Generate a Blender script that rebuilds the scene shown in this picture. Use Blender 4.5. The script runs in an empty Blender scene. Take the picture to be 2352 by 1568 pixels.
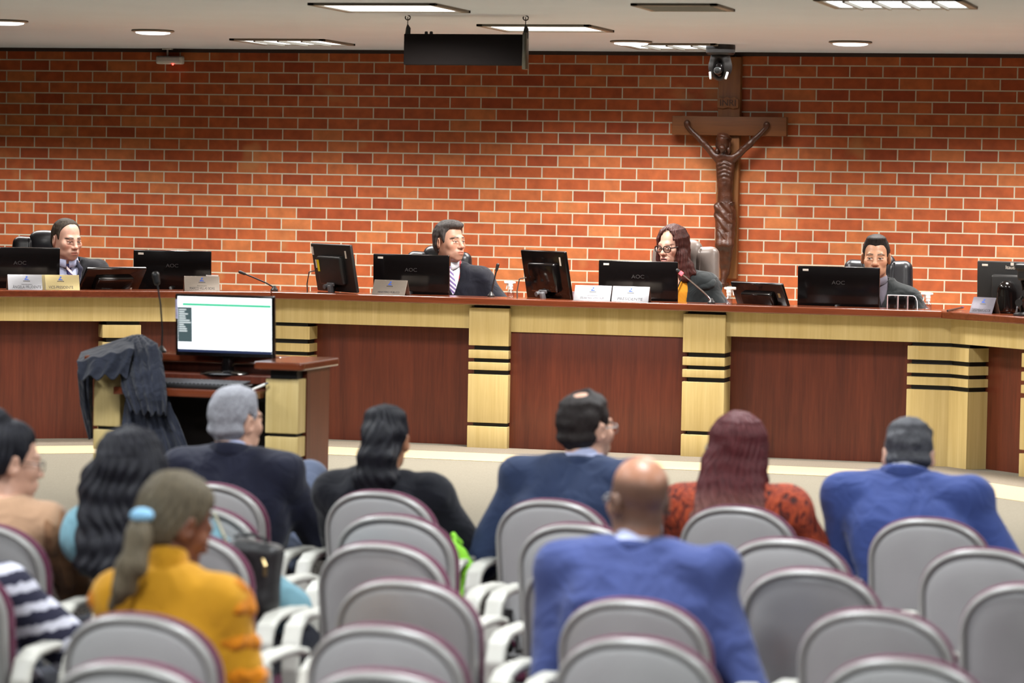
import bpy, bmesh, math, random
import numpy as np
from mathutils import Vector, Matrix
random.seed(7); np.random.seed(7)
SC = bpy.context.scene
COL = SC.collection
PI = math.pi

# ------------------------------------------------------------------ camera model
F_PX = 7000.0
TH = math.atan(.273); PH = math.atan(354/7000); RO = math.atan(.0186)
CAM = np.array([0, 0, 1.92])
f_ = np.array([-math.sin(TH)*math.cos(PH), math.cos(TH)*math.cos(PH), -math.sin(PH)])
r0_ = np.array([math.cos(TH), math.sin(TH), 0]); u0_ = np.cross(r0_, f_)
r_ = r0_*math.cos(RO)+u0_*math.sin(RO); u_ = u0_*math.cos(RO)-r0_*math.sin(RO)
def ray(x, y): return f_+(x-1176)/F_PX*r_-(y-784)/F_PX*u_
def onz(x, y, z):
    d = ray(x, y); return CAM+d*(z-CAM[2])/d[2]
def onY(x, y, Y):
    d = ray(x, y); return CAM+d*Y/d[1]

cd = bpy.data.cameras.new('camera'); cam = bpy.data.objects.new('camera', cd); COL.objects.link(cam)
M = Matrix.Identity(4)
for i in range(3):
    M[i][0] = r_[i]; M[i][1] = u_[i]; M[i][2] = -f_[i]; M[i][3] = CAM[i]
cam.matrix_world = M
cd.sensor_width = 36; cd.lens = F_PX/2352*36
cd.clip_start = .1; cd.clip_end = 100
cd.dof.use_dof = True; cd.dof.focus_distance = 17.9; cd.dof.aperture_fstop = 3.2
SC.camera = cam

# ------------------------------------------------------------------ materials
def S(r, g, b):
    def c(v):
        v /= 255.0
        return v/12.92 if v <= .04045 else ((v+.055)/1.055)**2.4
    return (c(r), c(g), c(b), 1)
class NT:
    def __init__(s, name):
        s.m = bpy.data.materials.new(name); s.m.use_nodes = True
        s.t = s.m.node_tree; s.b = s.t.nodes['Principled BSDF']
    def n(s, typ, **kw):
        o = s.t.nodes.new(typ)
        for k, v in kw.items():
            if k in o.inputs: o.inputs[k].default_value = v
            else: setattr(o, k, v)
        return o
    def l(s, a, b): s.t.links.new(a, b)
    def coord(s, kind='Object', scale=(1, 1, 1), rot=(0, 0, 0)):
        c = s.n('ShaderNodeTexCoord'); m = s.n('ShaderNodeMapping')
        m.inputs['Scale'].default_value = scale; m.inputs['Rotation'].default_value = rot
        s.l(c.outputs[kind], m.inputs['Vector']); return m.outputs['Vector']
    def ramp(s, fac, stops):
        r = s.n('ShaderNodeValToRGB'); e = r.color_ramp.elements
        while len(e) < len(stops): e.new(.5)
        for x, (p, c) in zip(e, stops): x.position = p; x.color = c
        s.l(fac, r.inputs['Fac']); return r.outputs['Color']
    def bump(s, h, strength=.3, dist=.01):
        b = s.n('ShaderNodeBump', Strength=strength, Distance=dist); s.l(h, b.inputs['Height']); s.l(b.outputs['Normal'], s.b.inputs['Normal'])
def dark(c, k): return (c[0]*k, c[1]*k, c[2]*k, 1)
def plain(name, c, rough=.5, var=.12, scale=30, metal=0, spec=.5, bump=0, bscale=None, stretch=(1, 1, 1), emit=0, coat=0):
    t = NT(name)
    v = t.coord('Object', stretch)
    nz = t.n('ShaderNodeTexNoise', Scale=scale, Detail=4.0); t.l(v, nz.inputs['Vector'])
    col = t.ramp(nz.outputs['Fac'], [(.3, dark(c, 1-var)), (.7, dark(c, 1+var))])
    t.l(col, t.b.inputs['Base Color'])
    t.b.inputs['Roughness'].default_value = rough; t.b.inputs['Metallic'].default_value = metal
    t.b.inputs['Specular IOR Level'].default_value = spec
    if coat: t.b.inputs['Coat Weight'].default_value = coat
    if emit:
        t.l(col, t.b.inputs['Emission Color']); t.b.inputs['Emission Strength'].default_value = emit
    if bump:
        n2 = t.n('ShaderNodeTexNoise', Scale=bscale or scale, Detail=3.0); t.l(v, n2.inputs['Vector']); t.bump(n2.outputs['Fac'], bump, .02)
    return t.m
def wood(name, c1, c2, rough=.35, scale=(14, 14, .8), spec=.5, coat=0.0):
    t = NT(name); v = t.coord('Object', scale)
    n1 = t.n('ShaderNodeTexNoise', Scale=1.6, Detail=6.0, Roughness=.6, Distortion=.6); t.l(v, n1.inputs['Vector'])
    n2 = t.n('ShaderNodeTexNoise', Scale=9.0, Detail=3.0); t.l(v, n2.inputs['Vector'])
    mx = t.n('ShaderNodeMix', data_type='FLOAT'); mx.inputs[0].default_value = .35
    t.l(n1.outputs['Fac'], mx.inputs[2]); t.l(n2.outputs['Fac'], mx.inputs[3])
    mid = tuple((a+b)/2 for a, b in zip(c1, c2))
    t.l(t.ramp(mx.outputs[0], [(.3, c1), (.5, mid), (.72, c2)]), t.b.inputs['Base Color'])
    t.b.inputs['Roughness'].default_value = rough; t.b.inputs['Specular IOR Level'].default_value = spec
    t.b.inputs['Coat Weight'].default_value = coat; t.b.inputs['Coat Roughness'].default_value = .15
    return t.m
def vcol(name, rough=.55, spec=.35, bump=0, sub=0.0):
    t = NT(name); a = t.n('ShaderNodeVertexColor'); a.layer_name = 'Col'
    nz = t.n('ShaderNodeTexNoise', Scale=60.0, Detail=3.0); t.l(t.coord('Object'), nz.inputs['Vector'])
    mx = t.n('ShaderNodeMix', data_type='RGBA', blend_type='MULTIPLY'); mx.inputs[0].default_value = .25
    t.l(a.outputs['Color'], mx.inputs[6]); t.l(nz.outputs['Fac'], mx.inputs[7])
    t.l(a.outputs['Color'], mx.inputs[6])
    t.l(mx.outputs[2], t.b.inputs['Base Color'])
    t.b.inputs['Roughness'].default_value = rough; t.b.inputs['Specular IOR Level'].default_value = spec
    if bump: t.bump(nz.outputs['Fac'], bump, .004)
    return t.m
def hairmat(name, c, var=.45, rough=.45, fine=False, grad=None):
    t = NT(name); v = t.coord('Object', (60, 60, 6) if not fine else (90, 90, 50))
    nz = t.n('ShaderNodeTexNoise', Scale=2.2, Detail=5.0, Distortion=.8); t.l(v, nz.inputs['Vector'])
    col = t.ramp(nz.outputs['Fac'], [(.3, dark(c, 1-var)), (.72, dark(c, 1+var))])
    if grad:                                 # colour of the tips, and the heights between which it sets in
        sp = t.n('ShaderNodeSeparateXYZ'); t.l(t.coord('Object'), sp.inputs[0]); mr = t.n('ShaderNodeMapRange'); mr.inputs[1].default_value = grad[1]; mr.inputs[2].default_value = grad[2]; t.l(sp.outputs['Z'], mr.inputs[0])
        tip = t.ramp(nz.outputs['Fac'], [(.3, dark(grad[0], 1-var)), (.72, dark(grad[0], 1+var))]); mx = t.n('ShaderNodeMix', data_type='RGBA'); t.l(mr.outputs[0], mx.inputs[0]); t.l(tip, mx.inputs[6]); t.l(col, mx.inputs[7]); col = mx.outputs[2]
    t.l(col, t.b.inputs['Base Color'])
    t.b.inputs['Roughness'].default_value = rough+.12; t.b.inputs['Specular IOR Level'].default_value = .2
    t.bump(nz.outputs['Fac'], .5, .006); return t.m
def cloth(name, c, var=.1, rough=.85, fold=.25, weave=0):
    t = NT(name); v = t.coord('Object')
    n1 = t.n('ShaderNodeTexNoise', Scale=9.0, Detail=2.0, Distortion=1.2); t.l(v, n1.inputs['Vector'])
    t.l(t.ramp(n1.outputs['Fac'], [(.3, dark(c, 1-var)), (.7, dark(c, 1+var))]), t.b.inputs['Base Color'])
    t.b.inputs['Roughness'].default_value = rough; t.b.inputs['Specular IOR Level'].default_value = .15
    t.b.inputs['Sheen Weight'].default_value = .15
    t.bump(n1.outputs['Fac'], fold, .05); return t.m

# brick wall: rows .0747 high, bricks .211 long (with the joint)
def brick_mat(zoff, xoff):
    t = NT('brick'); c = t.n('ShaderNodeTexCoord'); sp = t.n('ShaderNodeSeparateXYZ'); t.l(c.outputs['Object'], sp.inputs[0])
    ax = t.n('ShaderNodeMath', operation='ADD'); ax.inputs[1].default_value = xoff; t.l(sp.outputs['X'], ax.inputs[0])
    az = t.n('ShaderNodeMath', operation='ADD'); az.inputs[1].default_value = zoff; t.l(sp.outputs['Z'], az.inputs[0])
    cb = t.n('ShaderNodeCombineXYZ'); t.l(ax.outputs[0], cb.inputs[0]); t.l(az.outputs[0], cb.inputs[1])
    br = t.n('ShaderNodeTexBrick', offset=.5, squash=1.0)
    br.inputs['Scale'].default_value = 1.0
    br.inputs['Brick Width'].default_value = .2115; br.inputs['Row Height'].default_value = .0747
    br.inputs['Mortar Size'].default_value = .0048; br.inputs['Mortar Smooth'].default_value = .25; br.inputs['Bias'].default_value = 0
    br.inputs['Color1'].default_value = (0, 0, 0, 1); br.inputs['Color2'].default_value = (1, 1, 1, 1); br.inputs['Mortar'].default_value = (.5, .5, .5, 1)
    t.l(cb.outputs[0], br.inputs['Vector'])
    colr = t.ramp(br.outputs['Color'], [(0, S(164, 76, 43)), (.2, S(178, 87, 49)), (.75, S(191, 99, 55)), (1, S(204, 122, 72))])
    nz = t.n('ShaderNodeTexNoise', Scale=14.0, Detail=5.0); t.l(c.outputs['Object'], nz.inputs['Vector'])
    nr = t.ramp(nz.outputs['Fac'], [(.3, (.8, .8, .8, 1)), (.75, (1.2, 1.17, 1.12, 1))])
    m1 = t.n('ShaderNodeMix', data_type='RGBA', blend_type='MULTIPLY'); m1.inputs[0].default_value = 1
    t.l(colr, m1.inputs[6]); t.l(nr, m1.inputs[7])
    # worn pale patches on a few bricks
    n2 = t.n('ShaderNodeTexNoise', Scale=3.3, Detail=2.0); t.l(c.outputs['Object'], n2.inputs['Vector'])
    pm = t.ramp(n2.outputs['Fac'], [(.66, (0, 0, 0, 1)), (.78, (.55, .55, .55, 1))])
    m3 = t.n('ShaderNodeMix', data_type='RGBA'); t.l(pm, m3.inputs[0]); t.l(m1.outputs[2], m3.inputs[6]); m3.inputs[7].default_value = S(205, 145, 90)
    m2 = t.n('ShaderNodeMix', data_type='RGBA'); t.l(br.outputs['Fac'], m2.inputs[0]); t.l(m3.outputs[2], m2.inputs[6]); m2.inputs[7].default_value = S(214, 204, 180)
    t.l(m2.outputs[2], t.b.inputs['Base Color']); t.b.inputs['Roughness'].default_value = .6
    t.b.inputs['Specular IOR Level'].default_value = .3
    ad = t.n('ShaderNodeMath', operation='MULTIPLY_ADD'); ad.inputs[1].default_value = -1.0
    t.l(br.outputs['Fac'], ad.inputs[0]); t.l(nz.outputs['Fac'], ad.inputs[2]); t.bump(ad.outputs[0], .35, .008)
    return t.m
def carpet(name, c, var=.3, scale=90, rough=.95):
    t = NT(name); v = t.coord('Object')
    n1 = t.n('ShaderNodeTexNoise', Scale=float(scale), Detail=4.0, Roughness=.75); t.l(v, n1.inputs['Vector'])
    t.l(t.ramp(n1.outputs['Fac'], [(.32, dark(c, 1-var)), (.68, dark(c, 1+var*.5))]), t.b.inputs['Base Color'])
    t.b.inputs['Roughness'].default_value = rough; t.b.inputs['Specular IOR Level'].default_value = .1
    t.bump(n1.outputs['Fac'], .5, .01); return t.m
def emis(name, c, strength):
    t = NT(name); t.b.inputs['Base Color'].default_value = c
    nz = t.n('ShaderNodeTexNoise', Scale=12.0); t.l(t.coord('Object'), nz.inputs['Vector'])
    t.l(t.ramp(nz.outputs['Fac'], [(.2, dark(c, .92)), (.8, c)]), t.b.inputs['Emission Color'])
    t.b.inputs['Emission Strength'].default_value = strength; return t.m
def glass(name, c=(1, 1, 1, 1), rough=.05):
    t = NT(name); t.b.inputs['Base Color'].default_value = c; t.b.inputs['Transmission Weight'].default_value = 1
    nz = t.n('ShaderNodeTexNoise', Scale=20.0); t.l(t.coord('Object'), nz.inputs['Vector'])
    t.l(t.ramp(nz.outputs['Fac'], [(.0, (rough*.8,)*3+(1,)), (1, (rough*1.4,)*3+(1,))]), t.b.inputs['Roughness'])
    t.b.inputs['IOR'].default_value = 1.08; return t.m
def clear_lens(name, f=.2, c=(1, 1, 1, 1)):
    t = NT(name); o = [n for n in t.t.nodes if n.type == 'OUTPUT_MATERIAL'][0]; tr = t.n('ShaderNodeBsdfTransparent'); gl = t.n('ShaderNodeBsdfGlossy'); gl.inputs['Roughness'].default_value = .05
    nz = t.n('ShaderNodeTexNoise', Scale=8.0); t.l(t.coord('Object'), nz.inputs['Vector']); fc = t.n('ShaderNodeMath', operation='MULTIPLY'); fc.inputs[1].default_value = f; tr.inputs['Color'].default_value = c; t.l(nz.outputs['Fac'], fc.inputs[0])
    mx = t.n('ShaderNodeMixShader'); t.l(fc.outputs[0], mx.inputs[0]); t.l(tr.outputs[0], mx.inputs[1]); t.l(gl.outputs[0], mx.inputs[2]); t.l(mx.outputs[0], o.inputs['Surface']); return t.m
def stripes(name, c1, c2, c3, scale, rot, wid=.3, axis='Z'):
    t = NT(name); v = t.coord('Object', (1, 1, 1), rot)
    w = t.n('ShaderNodeTexWave', wave_type='BANDS', bands_direction=axis, Scale=scale, Distortion=.4, Detail=1.0); t.l(v, w.inputs['Vector'])
    t.l(t.ramp(w.outputs['Fac'], [(0, c1), (1-wid-.05, c1), (1-wid, c2), (1-wid*.35, c3)]), t.b.inputs['Base Color'])
    t.b.inputs['Roughness'].default_value = .7; return t.m

# ------------------------------------------------------------------ object helpers
def link(o, parent=None):
    COL.objects.link(o)
    if parent is not None: o.parent = parent
    return o
def tag(o, label=None, cat=None, group=None, kind=None):
    if label: o['label'] = label
    if cat: o['category'] = cat
    if group: o['group'] = group
    if kind: o['kind'] = kind
    return o
def thing(name, label, cat, loc=(0, 0, 0), rz=0, group=None):
    o = bpy.data.objects.new(name, None); o.empty_display_size = .05
    o.location = tuple(float(v) for v in loc); o.rotation_euler = (0, 0, rz); link(o); return tag(o, label, cat, group)
def mk(name, V, Fc, mats, parent=None, smooth=True, mi=None, colors=None, sharp=None):
    me = bpy.data.meshes.new(name)
    if isinstance(V, np.ndarray) and isinstance(Fc, np.ndarray):
        nv, nf = len(V), len(Fc); k = Fc.shape[1]
        me.vertices.add(nv); me.vertices.foreach_set('co', V.astype(np.float32).ravel())
        me.loops.add(nf*k); me.loops.foreach_set('vertex_index', Fc.astype(np.int32).ravel())
        me.polygons.add(nf); me.polygons.foreach_set('loop_start', np.arange(0, nf*k, k, dtype=np.int32))
        me.polygons.foreach_set('loop_total', np.full(nf, k, dtype=np.int32))
        me.update(calc_edges=True); me.validate()
    else:
        me.from_pydata([tuple(map(float, v)) for v in V], [], [tuple(f) for f in Fc]); me.update()
    if not isinstance(mats, (list, tuple)): mats = [mats]
    for m in mats: me.materials.append(m)
    if mi is not None: me.polygons.foreach_set('material_index', np.array(mi, dtype=np.int32))
    if smooth: me.polygons.foreach_set('use_smooth', np.ones(len(me.polygons), dtype=bool))
    if smooth and sharp: me.set_sharp_from_angle(angle=math.radians(sharp))
    if colors is not None:
        a = me.color_attributes.new('Col', 'FLOAT_COLOR', 'POINT')
        c = np.ones((len(V), 4), dtype=np.float32); c[:, :3] = colors; a.data.foreach_set('color', c.ravel())
    o = bpy.data.objects.new(name, me); return link(o, parent)
def rot(rx=0, ry=0, rz=0):
    return np.array(Matrix.Rotation(rz, 3, 'Z') @ Matrix.Rotation(ry, 3, 'Y') @ Matrix.Rotation(rx, 3, 'X'))
class MB:
    def __init__(s): s.v = []; s.f = []; s.mi = []
    def add(s, V, Fc, mi=0, R=None, T=(0, 0, 0)):
        V = np.array(V, dtype=float)
        if R is not None: V = V @ np.array(R).T
        V = V+np.array(T, dtype=float); n = len(s.v)
        s.v += list(V)
        for f in Fc: s.f.append([i+n for i in f]); s.mi.append(mi)
        return s
    def box(s, c, d, R=None, mi=0, bev=0.0):
        x, y, z = d[0]/2, d[1]/2, d[2]/2
        if bev <= 0:
            V = [(-x, -y, -z), (x, -y, -z), (x, y, -z), (-x, y, -z), (-x, -y, z), (x, -y, z), (x, y, z), (-x, y, z)]
            Fc = [(0, 3, 2, 1), (4, 5, 6, 7), (0, 1, 5, 4), (1, 2, 6, 5), (2, 3, 7, 6), (3, 0, 4, 7)]
            return s.add(V, Fc, mi, R, c)
        bm = bmesh.new(); bmesh.ops.create_cube(bm, size=1)
        bmesh.ops.scale(bm, vec=d, verts=bm.verts)
        bmesh.ops.bevel(bm, geom=bm.edges[:], offset=min(bev, min(d)*.49), segments=3, affect='EDGES', profile=.5)
        bm.verts.index_update()
        V = [tuple(v.co) for v in bm.verts]; Fc = [[v.index for v in f.verts] for f in bm.faces]; bm.free()
        return s.add(V, Fc, mi, R, c)
    def prism(s, poly, z0, z1, R=None, T=(0, 0, 0), mi=0):
        n = len(poly); V = [(p[0], p[1], z0) for p in poly]+[(p[0], p[1], z1) for p in poly]
        a = sum(poly[i][0]*poly[(i+1) % n][1]-poly[(i+1) % n][0]*poly[i][1] for i in range(n))
        Fc = [list(range(n-1, -1, -1)), list(range(n, 2*n))]+[(i, (i+1) % n, n+(i+1) % n, n+i) for i in range(n)]
        if a < 0: Fc = [list(reversed(q)) for q in Fc]
        return s.add(V, Fc, mi, R, T)
    def tube(s, P, r, n=8, mi=0, closed=False):
        P = [np.array(p, dtype=float) for p in P]; m = len(P)
        rr = r if isinstance(r, (list, tuple)) else [r]*m
        V = []; up = np.array([0.1, .2, 1.0])
        for i in range(m):
            t = (P[(i+1) % m]-P[i-1]) if closed else P[min(i+1, m-1)]-P[max(i-1, 0)]
            t /= np.linalg.norm(t)+1e-9
            a = np.cross(up, t); a = a if np.linalg.norm(a) > .05 else np.cross(np.array([1., 0, 0]), t)
            a /= np.linalg.norm(a); b = np.cross(t, a)
            V += [P[i]+rr[i]*(math.cos(2*PI*k/n)*a+math.sin(2*PI*k/n)*b) for k in range(n)]
        Fc = []
        for i in range(m if closed else m-1):
            j = (i+1) % m
            Fc += [(i*n+k, i*n+(k+1) % n, j*n+(k+1) % n, j*n+k) for k in range(n)]
        if not closed: Fc += [list(range(n-1, -1, -1)), list(range((m-1)*n, m*n))]
        return s.add(V, Fc, mi)
    def lathe(s, prof, n=20, R=None, T=(0, 0, 0), mi=0):
        V = []; m = len(prof)
        for (r, z) in prof: V += [(r*math.cos(2*PI*k/n), r*math.sin(2*PI*k/n), z) for k in range(n)]
        Fc = [(i*n+k, i*n+(k+1) % n, (i+1)*n+(k+1) % n, (i+1)*n+k) for i in range(m-1) for k in range(n)]
        Fc += [list(range(n-1, -1, -1)), list(range((m-1)*n, m*n))]
        return s.add(V, Fc, mi, R, T)
    def build(s, name, mats, parent=None, smooth=True, sharp=35):
        return mk(name, s.v, s.f, mats, parent, smooth, s.mi, sharp=sharp)
def text(name, body, size, m, parent, R, T, extr=.0006, align='CENTER', sx=1.0):
    cu = bpy.data.curves.new(name, 'FONT'); cu.body = body; cu.size = size; cu.extrude = extr; cu.align_x = align; cu.align_y = 'CENTER'
    ob = bpy.data.objects.new('tmp', cu); COL.objects.link(ob)
    dg = bpy.context.evaluated_depsgraph_get(); me = bpy.data.meshes.new_from_object(ob.evaluated_get(dg))
    bpy.data.objects.remove(ob); bpy.data.curves.remove(cu)
    me.name = name; me.materials.clear(); me.materials.append(m)
    A = Matrix.Identity(4)
    for i in range(3):
        for j in range(3): A[i][j] = float(R[i][j])
        A[i][3] = float(T[i])
    me.transform(Matrix(A) @ Matrix.Diagonal((sx, 1, 1, 1)))
    return link(bpy.data.objects.new(name, me), parent)
def copy_tree(o, parent=None):
    c = o.copy(); COL.objects.link(c)
    if parent is not None: c.parent = parent
    for ch in list(o.children): copy_tree(ch, c)
    return c

# ------------------------------------------------------------------ implicit surfaces
def smin(a, b, k):
    if k <= 0: return np.minimum(a, b)
    h = np.maximum(k-np.abs(a-b), 0)/k; return np.minimum(a, b)-h*h*k*.25
def A3(v): return np.array(v, dtype=np.float64)
def cap(a, b, ra, rb=None, k=.02, op='u', sq=None, sR=None):
    a, b = A3(a), A3(b); rb = ra if rb is None else rb; ab = b-a; L = float(ab@ab)+1e-12
    R = max(ra, rb)
    def fn(X, Y, Z):
        t = ((X-a[0])*ab[0]+(Y-a[1])*ab[1]+(Z-a[2])*ab[2])/L; t = np.clip(t, 0, 1)
        return np.sqrt((X-a[0]-t*ab[0])**2+(Y-a[1]-t*ab[1])**2+(Z-a[2]-t*ab[2])**2)-(ra+(rb-ra)*t)
    return (op, k, fn, np.minimum(a, b)-R, np.maximum(a, b)+R)
def ell(c, r, k=.02, op='u', R=None):
    c, r = A3(c), A3(r); m = r.max()
    def fn(X, Y, Z):
        x, y, z = X-c[0], Y-c[1], Z-c[2]
        if R is not None:
            x, y, z = (R[0, 0]*x+R[1, 0]*y+R[2, 0]*z, R[0, 1]*x+R[1, 1]*y+R[2, 1]*z, R[0, 2]*x+R[1, 2]*y+R[2, 2]*z)
        k0 = np.sqrt((x/r[0])**2+(y/r[1])**2+(z/r[2])**2); k1 = np.sqrt((x/r[0]**2)**2+(y/r[1]**2)**2+(z/r[2]**2)**2)+1e-9
        return k0*(k0-1)/k1
    return (op, k, fn, c-m, c+m) if R is not None else (op, k, fn, c-r, c+r)
def rbox(c, hf, rad, k=.01, op='u', R=None):
    c, hf = A3(c), A3(hf); m = np.linalg.norm(hf)
    def fn(X, Y, Z):
        x, y, z = X-c[0], Y-c[1], Z-c[2]
        if R is not None:
            x, y, z = (R[0, 0]*x+R[1, 0]*y+R[2, 0]*z, R[0, 1]*x+R[1, 1]*y+R[2, 1]*z, R[0, 2]*x+R[1, 2]*y+R[2, 2]*z)
        qx, qy, qz = np.abs(x)-hf[0]+rad, np.abs(y)-hf[1]+rad, np.abs(z)-hf[2]+rad
        return np.sqrt(np.maximum(qx, 0)**2+np.maximum(qy, 0)**2+np.maximum(qz, 0)**2)+np.minimum(np.maximum(qx, np.maximum(qy, qz)), 0)-rad
    e = hf if R is None else np.full(3, m)
    return (op, k, fn, c-e, c+e)
def loft(rows, k=.03, op='u', p=2.4):
    rows = np.array(sorted(rows)); z, cx, cy, rx, ry = rows.T       # rows: z, cx, cy, rx, ry
    def fn(X, Y, Z):
        zz = Z; a = np.interp(zz, z, cx); b = np.interp(zz, z, cy); u = np.interp(zz, z, rx); v = np.interp(zz, z, ry)
        d = ((np.abs((X-a)/u))**p+(np.abs((Y-b)/v))**p)**(1/p)
        return np.maximum((d-1)*np.minimum(u, v), np.maximum(zz-z[-1], z[0]-zz))
    return (op, k, fn, A3(((cx-rx).min(), (cy-ry).min(), z[0])), A3(((cx+rx).max(), (cy+ry).max(), z[-1])))
def field(fn, lo, hi, k=.005, op='s'): return (op, k, fn, A3(lo), A3(hi))
def wob(X, Y, Z, f, s=0):
    return (np.sin(f*X+1.3*s+.7*np.sin(f*.8*Z+s))*np.sin(f*.9*Y+2.1*s+.6*np.sin(f*.7*X))+np.sin(f*1.1*Z+.9*s+.8*np.sin(f*.6*Y+s)))*.5
def sdf(prims, h, noise=None):
    lo = np.min([p[3] for p in prims if p[0] == 'u'], axis=0)-3*h-.01; hi = np.max([p[4] for p in prims if p[0] == 'u'], axis=0)+3*h+.01
    ax = [np.arange(lo[i], hi[i]+h, h) for i in range(3)]
    Fd = np.full([len(a) for a in ax], 1.0)
    for (op, k, fn, bl, bh) in prims:
        mg = k+2.5*h+.012; sl = []
        for i in range(3):
            i0 = np.searchsorted(ax[i], bl[i]-mg); i1 = np.searchsorted(ax[i], bh[i]+mg); sl.append(slice(i0, max(i1, i0)))
        if op == 'i': sl = [slice(None)]*3
        if any(s.stop is not None and s.stop <= s.start for s in sl): continue
        X = ax[0][sl[0]][:, None, None]; Y = ax[1][sl[1]][None, :, None]; Z = ax[2][sl[2]][None, None, :]
        d = fn(X, Y, Z); sub = Fd[tuple(sl)]
        Fd[tuple(sl)] = smin(sub, d, k) if op == 'u' else -smin(-sub, d if op == 's' else -d, k)
    if noise is not None:
        near = np.abs(Fd) < .06
        I = np.where(near); Fd[I] += noise(ax[0][I[0]], ax[1][I[1]], ax[2][I[2]])
    Fd[0], Fd[-1] = 1, 1; Fd[:, 0] = 1; Fd[:, -1] = 1; Fd[:, :, 0] = 1; Fd[:, :, -1] = 1
    return nets(Fd, ax)
def nets(Fd, ax):
    s = Fd < 0; n = Fd.shape
    c = np.zeros([m-1 for m in n], dtype=np.int8)
    offs = [(i, j, k) for i in (0, 1) for j in (0, 1) for k in (0, 1)]
    for o in offs: c += s[o[0]:n[0]-1+o[0], o[1]:n[1]-1+o[1], o[2]:n[2]-1+o[2]]
    act = (c > 0) & (c < 8); I = np.argwhere(act)
    vid = np.full(act.shape, -1, dtype=np.int64); vid[act] = np.arange(len(I))
    val = {o: Fd[I[:, 0]+o[0], I[:, 1]+o[1], I[:, 2]+o[2]] for o in offs}
    P = np.zeros((len(I), 3)); W = np.zeros(len(I))
    for o in offs:
        for a in range(3):
            if o[a] == 0:
                q = list(o); q[a] = 1; q = tuple(q); v0, v1 = val[o], val[q]; cr = (v0 < 0) != (v1 < 0)
                t = np.where(cr, v0/np.where(np.abs(v0-v1) < 1e-12, 1, v0-v1), 0)
                for b in range(3): P[:, b] += np.where(cr, (t if b == a else o[b]), 0)
                W += cr
    P /= W[:, None]; V = np.empty_like(P)
    for b in range(3):
        h = ax[b][1]-ax[b][0]; V[:, b] = ax[b][0]+(I[:, b]+P[:, b])*h
    Q = []
    for a in range(3):
        b, d = (a+1) % 3, (a+2) % 3
        s0 = [slice(1, -1)]*3; s1 = [slice(1, -1)]*3; s0[a] = slice(0, -1); s1[a] = slice(1, None)
        A, B = s[tuple(s0)], s[tuple(s1)]
        for flip, msk in ((False, A & ~B), (True, ~A & B)):
            J = np.argwhere(msk); J[:, b] += 1; J[:, d] += 1
            if not len(J): continue
            q = []
            for (db, dd) in ((-1, -1), (0, -1), (0, 0), (-1, 0)):
                K = J.copy(); K[:, b] += db; K[:, d] += dd; q.append(vid[K[:, 0], K[:, 1], K[:, 2]])
            q = np.stack(q, 1); Q.append(q[:, ::-1] if flip else q)
    return V, np.concatenate(Q)
# ------------------------------------------------------------------ shared materials
ZS = .42                                     # height of the platform above the audience floor
YW = 19.294; CEIL = 2.81
m_mahog = wood('mahogany', S(76, 32, 20), S(118, 55, 35), rough=.38, scale=(9, 9, .55))
m_slab = wood('polished_mahogany', S(92, 42, 24), S(126, 64, 38), rough=.16, scale=(.6, 10, 10), coat=.5)
m_maple = wood('pale_maple', S(196, 168, 104), S(222, 198, 138), rough=.42, scale=(10, 10, .4))
m_black = plain('matte_black', S(18, 16, 15), .55, .1)
m_gloss = plain('gloss_black_plastic', S(14, 11, 11), .13, .1, spec=.5)
m_satin = plain('satin_black_plastic', S(30, 29, 29), .4, .1)
m_grey_pl = plain('grey_plastic', S(96, 96, 98), .45, .08)
m_chrome = plain('chrome', S(200, 200, 205), .15, .03, metal=1)
m_white_pl = plain('white_plastic', S(236, 233, 226), .4, .03)
m_steel = plain('brushed_steel', S(150, 150, 154), .4, .08, metal=.75, stretch=(1, 1, 60))
m_brass = plain('brushed_brass', S(176, 160, 116), .4, .08, metal=.75, stretch=(1, 1, 60))
m_dsteel = plain('dull_steel', S(138, 128, 118), .4, .08, metal=.7, stretch=(1, 1, 60))
m_ink = plain('black_ink', S(38, 36, 40), .6, .02)
m_blue_ink = plain('blue_ink', S(50, 80, 160), .6, .05)
m_sticker = plain('paper_sticker', S(205, 196, 184), .7, .1, 200)
m_yellow = plain('yellow_sticker', S(226, 205, 30), .6, .05)
m_logo = plain('grey_logo', S(56, 53, 53), .4, .05)
m_cable = plain('grey_cable', S(88, 80, 76), .5, .05)
m_clear = clear_lens('clear_plastic', .45, (.93, .95, 1, 1))

# ------------------------------------------------------------------ the room
def struct(name, mb, m, smooth=False):
    o = mb.build(name, m, None, smooth); o['kind'] = 'structure'; return o
X0, X1, Y0 = -11.6, 6.2, -3.2
wz = onY(1026, 482.9, YW)[2]; wx = onY(1026+15/3.92, 460, YW)[0]
struct('wall_back', MB().box(((X0+X1)/2, YW+.1, CEIL/2), (X1-X0, .2, CEIL)), brick_mat(0, 0))
# the brick joints line up with one joint in the photograph
bw = bpy.data.objects['wall_back']; bx = [n for n in bw.data.materials[0].node_tree.nodes if n.type == 'MATH' and n.operation == 'ADD']
bx[0].inputs[1].default_value = -wx % .423; bx[1].inputs[1].default_value = (-wz+.0024) % .1494
m_plaster = plain('side_wall_paint', S(104, 84, 68), .85, .03, 3)
m_ceil = plain('ceiling_paint', S(222, 232, 244), .8, .02, 2)
struct('wall_left', MB().box((X0-.1, (Y0+YW)/2, CEIL/2), (.2, YW-Y0, CEIL)), m_plaster)
struct('wall_right', MB().box((X1+.1, (Y0+YW)/2, CEIL/2), (.2, YW-Y0, CEIL)), m_plaster)
struct('wall_front', MB().box(((X0+X1)/2, Y0-.1, CEIL/2), (X1-X0, .2, CEIL)), m_plaster)
struct('ceiling', MB().box(((X0+X1)/2, (Y0+YW)/2, CEIL+.1), (X1-X0, YW-Y0, .2)), m_ceil)
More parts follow.
